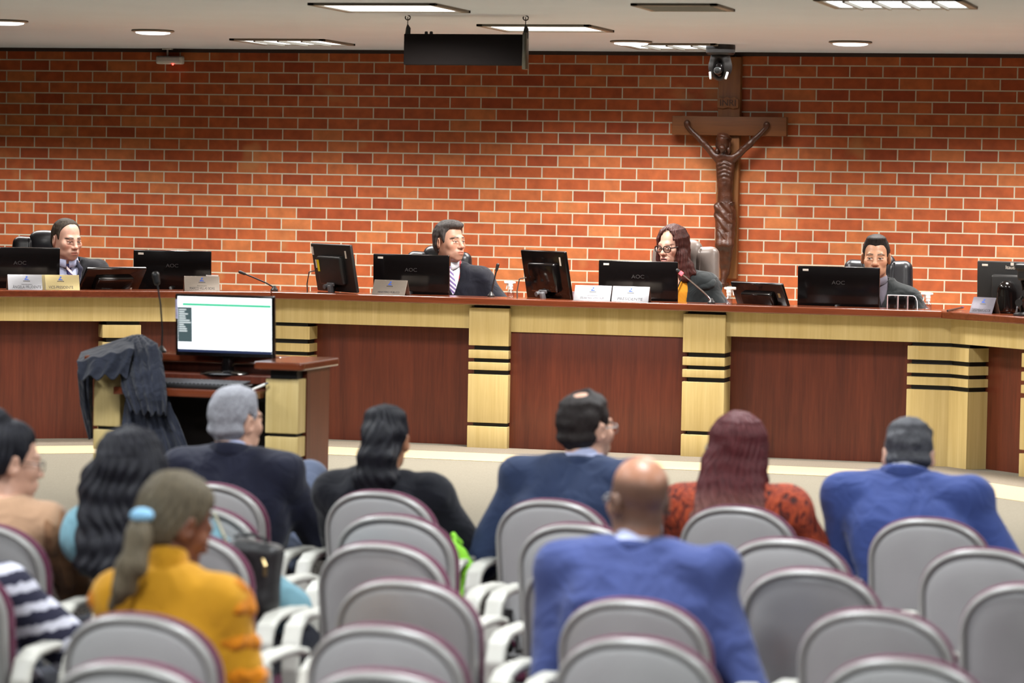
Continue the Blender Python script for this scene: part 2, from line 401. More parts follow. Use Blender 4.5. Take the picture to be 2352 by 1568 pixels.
struct('floor', MB().box(((X0+X1)/2, (Y0+YW)/2, -.1), (X1-X0, YW-Y0, .2)), carpet('dark_carpet', S(84, 79, 74), .5, 120))
YE = 12.22
fl = struct('floor_platform', MB().box(((X0+X1)/2, (YE+YW)/2, ZS/2), (X1-X0, YW-YE, ZS)), [carpet('cream_carpet', S(146, 139, 124), .16, 130), carpet('riser_carpet', S(84, 79, 74), .5, 120)])
for p in fl.data.polygons:
    if p.normal.y < -.5: p.material_index = 1
struct('shadow_strip', MB().box(((X0+X1)/2, YW-.012, CEIL-.012), (X1-X0, .024, .024)), plain('painted_shadow_line', S(52, 38, 32), .7))  # dark-coloured strip paints in the shadow line where wall meets ceiling

# ------------------------------------------------------------------ bench in three sections
B0 = np.array([-9.0, 14.78]); B1 = np.array([-6.03, 16.74]); B2 = np.array([-2.13, 16.74]); B3 = np.array([0.2, 14.5])
class Sec:
    def __init__(s, P, Q):
        s.P = P; d = Q-P; s.L = np.linalg.norm(d); s.u = d/s.L; s.n = np.array([-s.u[1], s.u[0]]); s.a = math.atan2(s.u[1], s.u[0])
SL, SM, SR = Sec(B0, B1), Sec(B1, B2), Sec(B2, B3)
def mit(sec_a, sec_b, t):                   # where two sections' lines at depth t meet
    p = sec_a.P+sec_a.n*t; q = sec_b.P+sec_b.n*t
    A = np.array([sec_a.u, -sec_b.u]).T; k = np.linalg.solve(A, q-p); return p+sec_a.u*k[0]
def offs(sec, t, e0, e1):                   # ends of the line at depth t; e0/e1: neighbouring section or None
    a = mit(e0, sec, t) if e0 else sec.P+sec.n*t
    b = mit(sec, e1, t) if e1 else sec.P+sec.u*sec.L+sec.n*t
    return a, b
def strip(sec, t0, t1, z0, z1, e0, e1, mb, mi=0):
    a, b = offs(sec, t0, e0, e1); c, d = offs(sec, t1, e0, e1)
    return mb.prism([tuple(a), tuple(b), tuple(d), tuple(c)], ZS+z0, ZS+z1, mi=mi)
GAPS = [(.565, .590), (.495, .517), (.425, .450)]
def pilaster(sec, parent, x0, x1, t0, full, lowgap=True):
    """striped maple pilaster between s=x0..x1 on a section; black grooves are set back"""
    if full: segs = [(.0, .127), (.147, .425), (.450, .495), (.517, .565), (.590, .808)]; grooves = [(.127, .147)]+[(.425, .450), (.495, .517), (.565, .590), (.808, .825)]
    else: segs = [(.0, .127), (.147, .425), (.450, .495), (.517, .565), (.590, .665)]; grooves = [(.127, .147)]+[(.425, .450), (.495, .517), (.565, .590), (.665, .686)]
    if not lowgap: segs = [(0, .425)]+segs[2:]; grooves = grooves[1:]
    R = rot(rz=sec.a); mb = MB(); back = .27
    def bx(m, a, b, ta, tb, z0, z1, bev):
        c2 = sec.P+sec.u*(a+b)/2+sec.n*(ta+tb)/2
        m.box((c2[0], c2[1], ZS+(z0+z1)/2), (b-a, tb-ta, z1-z0), R, bev=bev)
    for z0, z1 in segs: bx(mb, x0, x1, t0, back, z0, z1, .003)
    o = mb.build('pilaster', m_maple, parent, True)
    for z0, z1 in grooves:
        g = MB(); bx(g, x0+.028, x1-.006, t0+.028, back, z0-.001, z1+.001, 0); g.build('groove', m_black, o, False)
    return o
def bench(name, label, sec, e0, e1):
    root = thing(name, label, 'bench'); mb = MB()
    strip(sec, 0, .30, .825, .865, e0, e1, mb); tp = mb.build('counter_ledge', m_slab, root, False)
    md = tp.modifiers.new('b', 'BEVEL'); md.width = .006; md.segments = 2
    strip(sec, .28, .85, .715, .74, e0, e1, MB()).build('worktop', m_slab, root, False)
    strip(sec, .30, .32, .74, .83, e0, e1, MB()).build('riser_panel', m_mahog, root, False)
    return root
bl = bench('judges_bench', 'left wing of the mahogany judges bench, angled behind the small lectern desk', SL, None, SM)
bm_ = bench('judges_bench', 'long straight centre of the mahogany judges bench under the crucifix', SM, SL, SR)
br_ = bench('judges_bench', 'right wing of the mahogany judges bench, angled toward the audience', SR, SM, None)
def sx(px, py, sec=SM, t=.06):               # distance along a section of the point seen at a pixel
    d = ray(px, py); n3 = np.array([sec.n[0], sec.n[1], 0]); o = np.array([*(sec.P+sec.n*t), 0])
    p = CAM+d*((o-CAM)@n3)/(d@n3); return float((p[:2]-sec.P)@sec.u)
p1a, p1b, p2a, p2b = sx(1076, 800), sx(1168, 800), sx(1568, 800), sx(1665, 800)
# fascia and panels, centre
def fasc(sec, parent, a, b, t0, z0, z1, name, m, th=.03):
    c = sec.P+sec.u*(a+b)/2+sec.n*(t0+th/2)
    MB().box((c[0], c[1], ZS+(z0+z1)/2), (b-a, th, z1-z0), rot(rz=sec.a), bev=.002).build(name, m, parent, True)
def fasc_m(sec, parent, e0, e1, t0, z0, z1, name, m, a=None, b=None):
    P0, P1 = offs(sec, t0, e0, e1); Q0, Q1 = offs(sec, t0+.03, e0, e1)
    if a is not None: P0 = sec.P+sec.u*a+sec.n*t0; Q0 = P0+sec.n*.03
    if b is not None: P1 = sec.P+sec.u*b+sec.n*t0; Q1 = P1+sec.n*.03
    MB().prism([tuple(P0), tuple(P1), tuple(Q1), tuple(Q0)], ZS+z0, ZS+z1).build(name, m, parent, False)
fasc_m(SM, bm_, SL, None, .10, .686, .825, 'fascia', m_maple, b=p1a+.02)
fasc(SM, bm_, p1b-.02, p2a+.02, .10, .672, .825, 'fascia', m_maple)
fasc_m(SM, bm_, None, SR, .10, .686, .825, 'fascia', m_maple, a=p2b-.02)
fasc_m(SM, bm_, SL, None, .24, 0, .70, 'front_panel', m_mahog, b=p1a+.02)
fasc(SM, bm_, p1b-.02, p2a+.02, .112, 0, .675, 'front_panel', m_mahog)
fasc_m(SM, bm_, None, SR, .24, 0, .70, 'front_panel', m_mahog, a=p2b-.02)
pilaster(SM, bm_, p1a, p1b, .06, True); pilaster(SM, bm_, p2a, p2b, .06, True)
def corner(parent, sa, sb, la, lb):          # striped pilaster wrapped round the inner corner of two sections
    segs = [(.0, .425), (.450, .495), (.517, .565), (.590, .665)]; gr = [(.425, .450), (.495, .517), (.565, .590), (.665, .686)]
    def poly(t0, t1, e):
        c0, c1 = mit(sa, sb, t0), mit(sa, sb, t1)
        return [tuple(c0-sa.u*(la-e)), tuple(c0), tuple(c0+sb.u*(lb-e)), tuple(c0+sb.u*(lb-e)+sb.n*(t1-t0)), tuple(c1), tuple(c0-sa.u*(la-e)+sa.n*(t1-t0))]
    mb = MB()
    for z0, z1 in segs: mb.prism(poly(.10, .26, 0), ZS+z0, ZS+z1)
    o = mb.build('pilaster', m_maple, parent, False)
    for z0, z1 in gr: MB().prism(poly(.125, .26, .012), ZS+z0-.001, ZS+z1+.001).build('groove', m_black, o, False)
corner(bm_, SM, SR, abs(sx(2185, 850, SM, .10)-sx(2087, 850, SM, .10)), .16)
corner(bm_, SL, SM, .22, abs(sx(728, 760, SM, .10)-sx(640, 760, SM, .10)))
# left wing and right wing
q0, q1 = sx(236, 760, SL, .10), sx(325, 760, SL, .10)
fasc_m(SL, bl, None, SM, .10, .686, .825, 'fascia', m_maple)
fasc_m(SL, bl, None, SM, .24, 0, .70, 'front_panel', m_mahog)
pilaster(SL, bl, q0, q1, .11, False)
fasc_m(SR, br_, SM, None, .10, .686, .825, 'fascia', m_maple)
fasc_m(SR, br_, SM, None, .24, 0, .70, 'front_panel', m_mahog)
k0 = sx(2342, 860, SR, .10); pilaster(SR, br_, k0, k0+.24, .11, False)
# carpet borders along the foot of the bench
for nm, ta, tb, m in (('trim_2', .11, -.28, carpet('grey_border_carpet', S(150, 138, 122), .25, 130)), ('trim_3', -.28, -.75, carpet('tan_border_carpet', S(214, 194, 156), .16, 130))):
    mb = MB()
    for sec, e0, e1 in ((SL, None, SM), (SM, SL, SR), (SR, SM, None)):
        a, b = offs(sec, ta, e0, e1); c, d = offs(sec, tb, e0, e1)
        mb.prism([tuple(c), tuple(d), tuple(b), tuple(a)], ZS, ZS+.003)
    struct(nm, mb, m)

# ------------------------------------------------------------------ ceiling fittings
m_frame = plain('light_frame', S(150, 142, 128), .5, .05)
m_diff = emis('lit_diffuser', (1, .98, .95, 1), 1.7)
m_diff2 = emis('lit_tube', (.93, .98, 1, 1), 1.9)
m_off = plain('vent_slat', S(186, 180, 166), .6, .05)
def troffer(cx, cy, wx, wy, label, n=0, lit=True):
    t = thing('ceiling_light' if lit else 'air_vent', label, 'ceiling light' if lit else 'air vent', (cx, cy, CEIL), 0, None)
    fr = MB(); w = .035
    for sx_, sy_, a, b in ((0, -1, wx, w), (0, 1, wx, w), (-1, 0, w, wy), (1, 0, w, wy)):
        fr.box((sx_*(wx-w)/2, sy_*(wy-w)/2, -.006), (a, b, .014), bev=.002)
    fr.build('frame', m_frame, t)
    if lit:
        MB().box((0, 0, -.003), (wx-.06, wy-.06, .006)).build('diffuser', m_diff if not n else m_diff2, t, False)
        for i in range(n):
            MB().box((-wx/2+wx*(i+1)/(n+1), 0, -.012), (.012, wy-.06, .016)).build('louvre', m_frame, t, False)
    else:
        for i in range(9): MB().box((0, -wy/2+wy*(i+1)/10, -.006), (wx-.06, .022, .008), rot(rx=.5)).build('slat', m_off, t, False)
    return t
troffer(-4.65, 14.60, .66, .62, 'bright square ceiling light in front of the hanging black display')
troffer(-4.32, 16.42, .64, .58, 'bright square ceiling light just behind the hanging black display')
troffer(-6.42, 18.16, .62, .62, 'square ceiling light near the brick wall, left of the hanging display', 3)
troffer(-4.02, 18.42, .62, .58, 'square ceiling light nearest the crucifix, against the brick wall', 3)
troffer(-2.05, 14.18, .68, .62, 'louvred square ceiling light at the top right of the photo', 4)
troffer(-3.13, 14.50, .42, .46, 'unlit grey square air vent between the ceiling lights', 0, False)
def downlight(cx, cy, label):
    t = thing('downlight', label, 'ceiling light', (cx, cy, CEIL))
    MB().lathe([(.125, 0), (.128, -.008), (.112, -.014), (.108, -.006)], 28).build('ring', m_frame, t)
    MB().lathe([(.107, -.002), (.10, -.02), (.07, -.026)], 28).build('lamp', m_diff, t)
downlight(-7.36, 15.95, 'small round ceiling light at the far left edge')
downlight(-6.86, 16.92, 'small round ceiling light above the white emergency lamp')
downlight(-4.18, 17.90, 'small round ceiling light right of the hanging display')
downlight(-2.84, 17.81, 'small round ceiling light at the right, beyond the crucifix')
# lamps at the fittings, and at unseen ones assumed over the audience
SPREAD = 158
def area(x, y, sx_, sy_, e, z=CEIL-.03, col=(1, .97, .93), spread=None):
    ld = bpy.data.lights.new('lamp', 'AREA'); ld.shape = 'RECTANGLE'; ld.size = sx_; ld.size_y = sy_; ld.energy = e; ld.color = col
    o = bpy.data.objects.new('lamp_source', ld); o.location = (x, y, z); COL.objects.link(o); o['kind'] = 'structure'; ld.spread = math.radians(spread or SPREAD)
for x, y, e in ((-4.65, 14.6, 40), (-4.32, 16.42, 60), (-6.42, 18.16, 38), (-4.32, 18.42, 32), (-2.05, 14.18, 40)): area(x, y, 1.7 if y > 18 else .5, .5, e, spread=122 if y > 18 else None)  # those near the wall are widened past their fittings to wash it evenly
for x, y in ((-7.36, 15.95), (-6.86, 16.92), (-4.18, 17.9), (-2.84, 17.81)): area(x, y, .18, .18, 12, spread=100)
for x in (-7.2, -4.6, -2.0, .6):
    for y in (2.5, 5.2, 8.0, 10.8): area(x, y, .6, .6, 42, col=(.93, .97, 1))
for x, y, e in ((-7.2, 14.0, 40), (.4, 14.4, 40), (-1.6, 16.4, 50), (-8.6, 18.1, 34), (-.4, 17.8, 36), (-1.9, 18.3, 33)): area(x, y, 1.7 if y > 17.5 else .5, .5, e, spread=122 if y > 17.5 else None)  # further lamps with no fitting built; those near the wall widened as a wash

# hanging display
hd = thing('hanging_display', 'thin black display panel hung on chains from the ceiling', 'display', (0, 0, 0))
a = onY(931, 78, 15.33); b = onY(1202, 151, 15.33)
cx, cz = (a[0]+b[0])/2, (a[2]+b[2])/2; w, h = b[0]-a[0], a[2]-b[2]
MB().box((cx, 15.33, cz), (w, .05, h), bev=.004).build('panel', plain('display_back', S(20, 14, 13), .8, .08, spec=.2), hd)
MB().box((b[0]+.01, 15.33, cz-.005), (.022, .056, h+.03), bev=.004).build('side_strip', plain('smoky_acrylic', S(92, 86, 70), .3, .2), hd)
for i, xx in enumerate((a[0]+.012, b[0]+.008)):
    MB().tube([(xx, 15.33, a[2]-.02), (xx+.004, 15.33, a[2]+.03), (xx, 15.33, a[2]+.05)], [.016, .013, .003], 8).build('hanger', m_black, hd)
    MB().tube([(xx, 15.33, a[2]+.045), (xx, 15.33, CEIL-.008)], .0025, 6).build('chain', m_cable, hd)
    MB().tube([(xx+.014*math.sin(q), 15.33, CEIL-.012+.012*math.cos(q)) for q in np.linspace(0, 5.4, 12)], .0035, 6).build('hook', m_black, hd)
for dx in (.115, .142): MB().lathe([(.009, 0), (.009, .012), (.006, .016)], 12, T=(a[0]+dx, 15.33, a[2]-.002)).build('knob', m_black, hd)

# emergency lamp on the wall
e0 = onY(391, 138, YW-.05)
em = thing('emergency_lamp', 'white oblong emergency lamp with a red indicator on a short drop rod', 'lamp', e0)
MB().box((0, 0, 0), (.19, .055, .055), bev=.012).build('housing', m_white_pl, em)
MB().box((0, -.027, .004), (.15, .006, .03), bev=.003).build('lens', plain('frosted_lens', S(222, 216, 212), .3, .03), em)
MB().tube([(-.02, 0, .02), (-.02, 0, CEIL-e0[2]-.004)], .006, 8).build('drop_rod', m_white_pl, em)
MB().box((-.02, 0, CEIL-e0[2]-.004), (.07, .03, .008), bev=.002).build('ceiling_plate', m_white_pl, em)
MB().lathe([(.004, -.004), (.006, 0), (.003, .004)], 10, T=(.028, -.022, -.03)).build('indicator', emis('red_indicator', (1, .03, .02, 1), 14), em)

# pan-tilt camera below the ceiling
pc = onY(1655, 121, 18.3); pt = thing('dome_camera', 'black pan and tilt camera hanging from the ceiling before the crucifix', 'camera', (pc[0], 18.3, CEIL))
MB().lathe([(.088, 0), (.09, -.012), (.088, -.05), (.078, -.062), (.05, -.066)], 28).build('base', m_satin, pt)
V, Q = sdf([ell((0, 0, -.135), (.073, .06, .085), .01), rbox((0, 0, -.075), (.055, .045, .03), .02, .02), ell((0, -.055, -.15), (.03, .04, .07), .01, 's')], .006); mk('yoke', V, Q, m_satin, pt)
V, Q = sdf([ell((0, -.008, -.15), (.042, .05, .052), .01), cap((0, -.03, -.155), (0, -.066, -.16), .028, .026, .01)], .005); mk('lens_barrel', V, Q, m_gloss, pt)
MB().lathe([(.021, 0), (.019, .004), (.005, .006)], 20, R=rot(rx=PI/2), T=(0, -.09, -.16)).build('lens', plain('lens_glass', S(84, 88, 90), .15, .05), pt)
for s in (-1, 1): MB().box((s*.05, -.05, -.19), (.014, .012, .05), rot(rx=-.35, ry=s*.22), bev=.004).build('white_trim', m_white_pl, pt)

# crucifix
m_cross = wood('cross_wood', S(126, 76, 38), S(164, 106, 56), .5, (12, 12, .7))
m_crossh = wood('cross_wood_beam', S(110, 64, 32), S(142, 88, 46), .5, (.7, 12, 12))
m_carve = plain('carved_dark_wood', S(74, 40, 24), .35, .3, 25, spec=.5, bump=.2, bscale=40)
cr = thing('crucifix', 'tall wooden crucifix with a carved dark figure on the brick wall', 'crucifix', (-3.84, YW, 0))
MB().box((0, -.03, 2.07), (.145, .06, 1.42), bev=.004).build('upright_beam', m_cross, cr)
MB().box((.008, -.06, 2.337), (.745, .05, .122), bev=.004).build('cross_beam', m_crossh, cr)
pl = MB(); sc_ = [(-.068+.136*i/16, .045+.006*math.sin(i/16*PI)+.006*math.sin(i*1.1)) for i in range(17)]
pl.prism([(-.068, -.02)]+[(-.034, -.027), (0, -.018), (.034, -.027)]+[(.068, -.02)]+[(x, z-.008) for x, z in reversed(sc_)], 0, .018, R=rot(rx=PI/2), T=(-.004, -.06, 2.475))
sp = pl.build('scroll_plaque', m_cross, cr); text('carved_letters', 'INRI', .058, m_carve, sp, rot(rx=PI/2), (-.004, -.0785, 2.483), .003)
hx, hz = -.018, 2.245                        # carved figure
fig = [ell((hx, -.135, hz), (.036, .042, .047), .01), ell((hx-.004, -.12, hz-.02), (.046, .04, .055), .015), cap((hx, -.11, hz-.05), (hx, -.105, hz-.09), .022, .028, .02),
       loft([(1.74, .0, -.1, .055, .042), (1.80, 0, -.1, .057, .042), (1.90, -.004, -.1, .047, .036), (1.98, -.006, -.1, .052, .04), (2.08, -.006, -.1, .062, .045), (2.15, -.006, -.1, .06, .038)], .02)]
for s, hxx, hzz in ((-1, -.262, 2.345), (1, .255, 2.342)):
    fig += [cap((s*.06-.006, -.105, 2.135), (s*.15, -.105, 2.225), .025, .021, .02), cap((s*.15, -.105, 2.225), (hxx, -.1, hzz-.012), .021, .014, .012), ell((hxx, -.1, hzz+.006), (.022, .018, .022), .01)]
    fig += [cap((s*.027, -.1, 1.78), (s*.027+.01, -.15, 1.58), .04, .031, .02), cap((s*.027+.01, -.15, 1.58), (.01+s*.012, -.11, 1.40), .03, .018, .02)]
fig += [cap((.006, -.11, 1.40), (-.002, -.125, 1.325), .024, .02, .012), rbox((.0, -.085, 1.325), (.03, .03, .012), .008, .006)]
for z in (2.11, 2.085, 2.06, 2.035, 2.01): fig.append(cap((-.045, -.135, z-.01), (-.008, -.141, z+.006), .005, .005, .008, 's')); fig.append(cap((.034, -.135, z-.01), (-.004, -.141, z+.006), .005, .005, .008, 's'))
V, Q = sdf(fig, .006, lambda X, Y, Z: .0015*wob(X, Y, Z, 90)); mk('carved_figure', V, Q, m_carve, cr)
lc = [loft([(1.60, .008, -.12, .056, .05), (1.70, .004, -.11, .060, .052), (1.80, 0, -.1, .060, .05), (1.85, 0, -.1, .056, .046)], .02), ell((-.05, -.125, 1.80), (.02, .025, .05), .02)]
V, Q = sdf(lc, .006, lambda X, Y, Z: .0045*np.sin(95*Z+60*X+1.5*np.sin(30*X))); mk('carved_cloth', V, Q, m_carve, cr)
V, Q = sdf([ell((hx, -.13, hz+.018), (.044, .046, .032), .01), cap((hx-.03, -.115, hz), (hx-.04, -.12, hz-.08), .02, .014, .015), cap((hx+.03, -.115, hz), (hx+.036, -.12, hz-.08), .02, .014, .015), ell((hx, -.158, hz-.052), (.022, .02, .028), .01)], .0055, lambda X, Y, Z: .003*np.sin(160*Z+60*X)); mk('carved_hair', V, Q, m_carve, cr)
# ------------------------------------------------------------------ things on the bench
ZL = ZS+.865; ZT = ZS+.74
def monitor(label, px, py, Y, phi, tilt, w=.466, h=.275, zb=ZT, style='slim', logo=None, sticker=True, screen=None, group=None):
    """desktop monitor whose panel centre is seen at the pixel; back toward the audience at phi=0"""
    c = onY(px, py, Y); t = thing('monitor', label, 'monitor', (c[0], Y, zb), phi, group)
    zc = c[2]-zb; R = rot(rx=tilt); P = np.array([0, 0, zc])
    def at(x, y, z): return P+R@np.array([x, y, z])
    hb = MB(); hb.box(P, (w, .022, h), R, bev=.005)
    if style == 'bulge': hb.box(at(0, -.024, .0), (w*.62, .034, h*.62), R, bev=.014)
    hs = hb.build('housing', m_gloss if style != 'matte' else m_satin, t) if style == 'slim' else None
    if hs is None:
        hs = MB().box(P, (w, .022, h), R, bev=.007).build('housing', m_gloss if style == 'bulge' else m_satin, t)
        b2 = MB().box(at(0, -.022, -.01), (w*.6, .04, h*.6), R, bev=.014).build('rear_cover', m_gloss if style == 'bulge' else m_satin, t)
        MB().box(at(0, -.046, -.09), (.07, .012, .02), R, bev=.004).build('socket_row', m_grey_pl, b2)
        MB().tube([at(-.03, -.045, -.1), at(-.03, -.075, -.1)], .014, 14).build('hinge_knob', m_grey_pl, t)
        MB().box(at(.012, -.06, -.118), (.03, .03, .06), R, bev=.008).build('hinge', m_grey_pl, t)
    MB().box(at(0, .0115, .004), (w-.03, .002, h-.045), R).build('screen', plain('dark_screen', S(20, 22, 26), .15, .05) if screen is None else screen, t, False)
    MB().tube([at(0, -.012, -h*.3), (0, -.035, .06), (0, -.01, .012)], [.018, .02, .028], 12).build('stand_neck', m_satin, t)
    MB().lathe([(.115, .0), (.115, .008), (.10, .014), (.03, .02)], 32).build('base', m_gloss, t)
    if logo: text('logo', logo, .030, m_logo, hs, R@rot(rx=PI/2), at(.0, -.0115, h*.17), sx=1.15)
    if sticker: MB().box(at(-w*.5+.045, -.0115, h*.5-.022), (.033, .001, .012), R, bev=.0004).build('sticker', m_sticker, hs)
    return t
monitor('black monitor cut by the left edge, behind the silver and gold name plates', 45, 622, 16.35, SL.a, 0.05, logo='AOC')
monitor('black monitor behind the lectern, left of the low dark gooseneck microphone', 396, 628, 16.95, SL.a*.35, .03, logo='AOC')
monitor('black monitor in front of the man with the red-edged black robe', 945, 638, 17.1, 0.0, .04, logo='AOC')
monitor('black monitor in front of the woman with glasses', 1466, 654, 17.1, 0.0, .04, logo='AOC')
monitor('black monitor hiding the chin of the man in the grey collar', 1926, 668, 17.1, 0.0, .04, logo='AOC')
v1 = monitor('side-turned black monitor with a yellow sticker, left of centre', 769, 615, 17.0, math.radians(-37), .2, .41, .285, style='matte', sticker=False)
v2 = monitor('side-turned glossy black monitor right of the first spray bottle', 1256, 631, 17.0, math.radians(-37), .2, .41, .285, style='bulge', sticker=False)
l1 = monitor('low screen tilted far back beside the man in the striped tie', 256, 646, 16.5, math.radians(58), .6, .42, .20, style='bulge', sticker=False)
l2 = monitor('low screen tilted far back, just right of the woman with glasses', 1749, 685, 17.0, math.radians(-33), .45, .40, .20, style='bulge', sticker=False)
f1 = monitor('matt grey-black monitor on a thick stand at the right end of the bench', 2334, 664, 16.75, math.radians(-12), .05, .44, .30, style='matte', sticker=True)
def on_mon(m, name, x, y, w_, h_, mt, tilt, txt=None, size=.02, par='housing', yy=-.0118, zc=None):
    hs = [c for c in m.children if c.name.split('.')[0] == par][0]
    z0 = zc; R = rot(rx=tilt); p = np.array([0, 0, z0])+R@np.array([x, yy, y])
    if txt: text(name, txt, size, mt, hs, R@rot(rx=PI/2), p)
    else: MB().box(p, (w_, .001, h_), R).build(name, mt, hs, False)
for m_, zz in ((v1, onY(769, 615, 17.0)[2]-ZT), (v2, onY(1256, 631, 17.0)[2]-ZT)): MB().tube([(-.13, -.05, zz-.02), (-.18, -.06, zz-.03), (-.2, -.06, zz-.1), (-.2, -.05, .02)], .004, 8).build('cable', m_cable, m_)
zc1 = onY(769, 615, 17.0)[2]-ZT
on_mon(v1, 'sticker', .15, .085, .016, .045, m_sticker, .2, zc=zc1); on_mon(v1, 'sticker', -.19, .1, .02, .05, m_sticker, .2, zc=zc1)
on_mon(v1, 'sticker', -.105, .02, .022, .07, m_yellow, .2, par='rear_cover', yy=-.043, zc=zc1); on_mon(v1, 'sticker', -.125, .03, .012, .05, m_sticker, .2, par='rear_cover', yy=-.0425, zc=zc1)
zc2 = onY(1256, 631, 17.0)[2]-ZT
on_mon(v2, 'sticker', .155, .085, .014, .05, m_sticker, .2, zc=zc2)
on_mon(l1, 'sticker', .14, -.05, .034, .022, m_sticker, .6, zc=onY(256, 646, 16.5)[2]-ZT); on_mon(l2, 'sticker', .16, .03, .018, .026, m_brass, .45, zc=onY(1749, 685, 17.)[2]-ZT)
zf = onY(2334, 664, 16.75)[2]-ZT
on_mon(f1, 'logo', -.02, .118, 0, 0, m_sticker, .05, 'Itautec', .028, zc=zf); on_mon(f1, 'emblem', -.02, .137, .018, .016, m_sticker, .05, zc=zf); on_mon(f1, 'sticker', -.11, -.055, .03, .012, m_yellow, .05, par='rear_cover', yy=-.043, zc=zf)
V, Q = sdf([rbox((-.03, -.07, zf-.06), (.05, .03, .07), .025, .01), cap((-.03, -.075, zf+.005), (-.03, -.06, zf-.1), .045, .05, .02)], .006); mk('stand_column', V, Q, m_gloss, f1)

def nameplate(label, px, py, sec, t, lines, m, w=.215, yaw=0, small=None):
    n3 = np.array([sec.n[0], sec.n[1], 0]); o3 = np.array([*(sec.P+sec.n*t), 0]); d = ray(px, py); p = CAM+d*((o3-CAM)@n3)/(d@n3)
    th = thing('name_plate', label, 'name plate', (p[0], p[1], ZL), sec.a+yaw)
    sl = .42; hh = .094; R = rot(rx=-sl); ctr = np.array([0, -.038+hh/2*math.sin(sl), hh/2*math.cos(sl)])
    fr = MB().box(ctr, (w, .002, hh), R, bev=.0008).build('front_plate', m, th)
    MB().box(ctr*np.array([1, -1, 1]), (w, .002, hh), rot(rx=sl), bev=.0008).build('rear_plate', m_dsteel, th)
    def at(x, z): return ctr+R@np.array([x, -.0013, z])
    RR = R@rot(rx=PI/2)
    text('lettering', lines, .024 if len(lines) < 18 else .0175, m_ink, fr, RR, at(0, -.031), .0004, sx=min(1.15, w*.88/(len(lines)*(.0168 if len(lines) < 18 else .0125))))
    if small: text('small_lettering', small, .009, m_ink, fr, RR, at(0, -.014), .0003)
    e = MB(); e.prism([(-.013, 0), (.013, 0), (.011, .004), (-.005, .009), (.003, .013), (.008, .019), (.002, .024), (-.006, .019), (-.002, .014), (-.011, .007)], 0, .0006, R=RR, T=at(0, .014))
    e.build('emblem', m_blue_ink, fr, False)
    MB().box(at(0, .007), (.04, .0006, .004), R).build('emblem_line', m_logo, fr, False)
    return th
nameplate('silver name plate reading a woman\'s name, leftmost on the bench', 60, 655, SL, .10, 'ÂNGELA PRUDENTE', m_steel, small='Desembargadora')
nameplate('gold name plate reading VICE-PRESIDENTE beside the silver one', 138, 656, SL, .10, 'VICE-PRESIDENTE', m_brass)
nameplate('dull steel name plate before the monitor right of the low tilted screen', 463, 655, SL, .10, 'MARCO VILLAS BOAS', m_dsteel, .205, -.1, small='Desembargador')
nameplate('dull steel name plate reading MINISTÉRIO PÚBLICO', 898, 662, SM, .10, 'MINISTÉRIO PÚBLICO', m_dsteel, .21, -.12)
nameplate('silver name plate with a long name, left of the one reading PRESIDENTE', 1363, 677, SM, .10, 'ETELVINA MARIA SAMPAIO FELIPE', m_steel, .215, small='Desembargadora')
nameplate('bright silver name plate reading PRESIDENTE', 1450, 679, SM, .10, 'PRESIDENTE', m_steel, .215)
nameplate('dark tented name plate at the right corner of the bench', 2262, 708, SR, .10, 'DESEMBARGADOR', m_satin if False else plain('dark_steel', S(96, 92, 100), .4, .1, metal=.5), .15, .25)  # this plate is of dull, dark steel

def spray(label, px, py, flip=1, Y=16.92):
    c = onY(px, py, Y); t = thing('spray_bottle', label, 'spray bottle', (c[0], Y, ZL), 0 if flip > 0 else PI)
    MB().lathe([(.019, 0), (.021, .004), (.021, .03), (.012, .042), (.009, .048), (.009, .054)], 20).build('bottle', m_clear, t)
    V, Q = sdf([cap((0, 0, .05), (0, 0, .062), .013, .012, .004), rbox((0, 0, .077), (.013, .011, .014), .006, .01), rbox((-.016, 0, .088), (.024, .009, .0085), .005, .008), rbox((.016, 0, .087), (.012, .008, .007), .005, .008)], .0025); mk('spray_head', V, Q, m_white_pl, t)
    V, Q = sdf([cap((-.02, 0, .078), (-.026, 0, .05), .004, .004, .004)], .0018); mk('trigger', V, Q, m_white_pl, t)
spray('white-headed spray bottle beside the upright dark gooseneck microphone', 1173, 680, 1)
spray('white-headed spray bottle right of the woman with glasses', 1674, 694, -1)
spray('white-headed spray bottle right of the clear card holder', 2131, 708, 1)
def cup(label, px, py, m, r, h, Y=16.98):
    c = onY(px, py, Y); t = thing('cup', label, 'cup', (c[0], Y, ZL))
    MB().lathe([(r*.72, 0), (r*.95, h*.92), (r*1.03, h*.93), (r*1.03, h), (r*.93, h), (r*.7, .006)], 24).build('body', m, t)
cup('white disposable cup behind the third name plate', 487, 657, m_white_pl, .036, .082, 16.98)
cup('small clear cup at the corner of the silver long-name plate', 1316, 686, plain('pinkish_clear', S(214, 190, 200), .2, .1), .016, .045, 16.93)

def mic(label, path, r=.0045, red=False, base=None, headr=.0098, m=None):
    P = [np.array(p) for p in path]; z = P[0][2]
    t = thing('gooseneck_microphone', label, 'microphone', P[0]); Q = [p-P[0] for p in P]
    MB().lathe([(.022, 0), (.022, .008), (.012, .02), (.007, .03)], 20).build('base', m_satin, t)
    MB().tube(Q, r, 8).build('stem', m or m_chrome, t)
    d = Q[-1]-Q[-2]; d /= np.linalg.norm(d)
    V, F4 = sdf([cap(Q[-1]-d*.006, Q[-1]+d*.026, headr*.85, headr, .004)], .003); mk('head', V, F4, m_satin, t)
    if red: MB().tube([Q[-1]-d*.012, Q[-1]+d*.008], headr*1.15, 14).build('red_ring', emis('mic_red', (1, .04, .05, 1), 5 if red is True else .8), t)
def pts(px, Y): return [onY(x, y, Y) for x, y in px]
def seat_mic(px, Y, **k):
    P = pts(px, Y); P[0][2] = ZL; return P
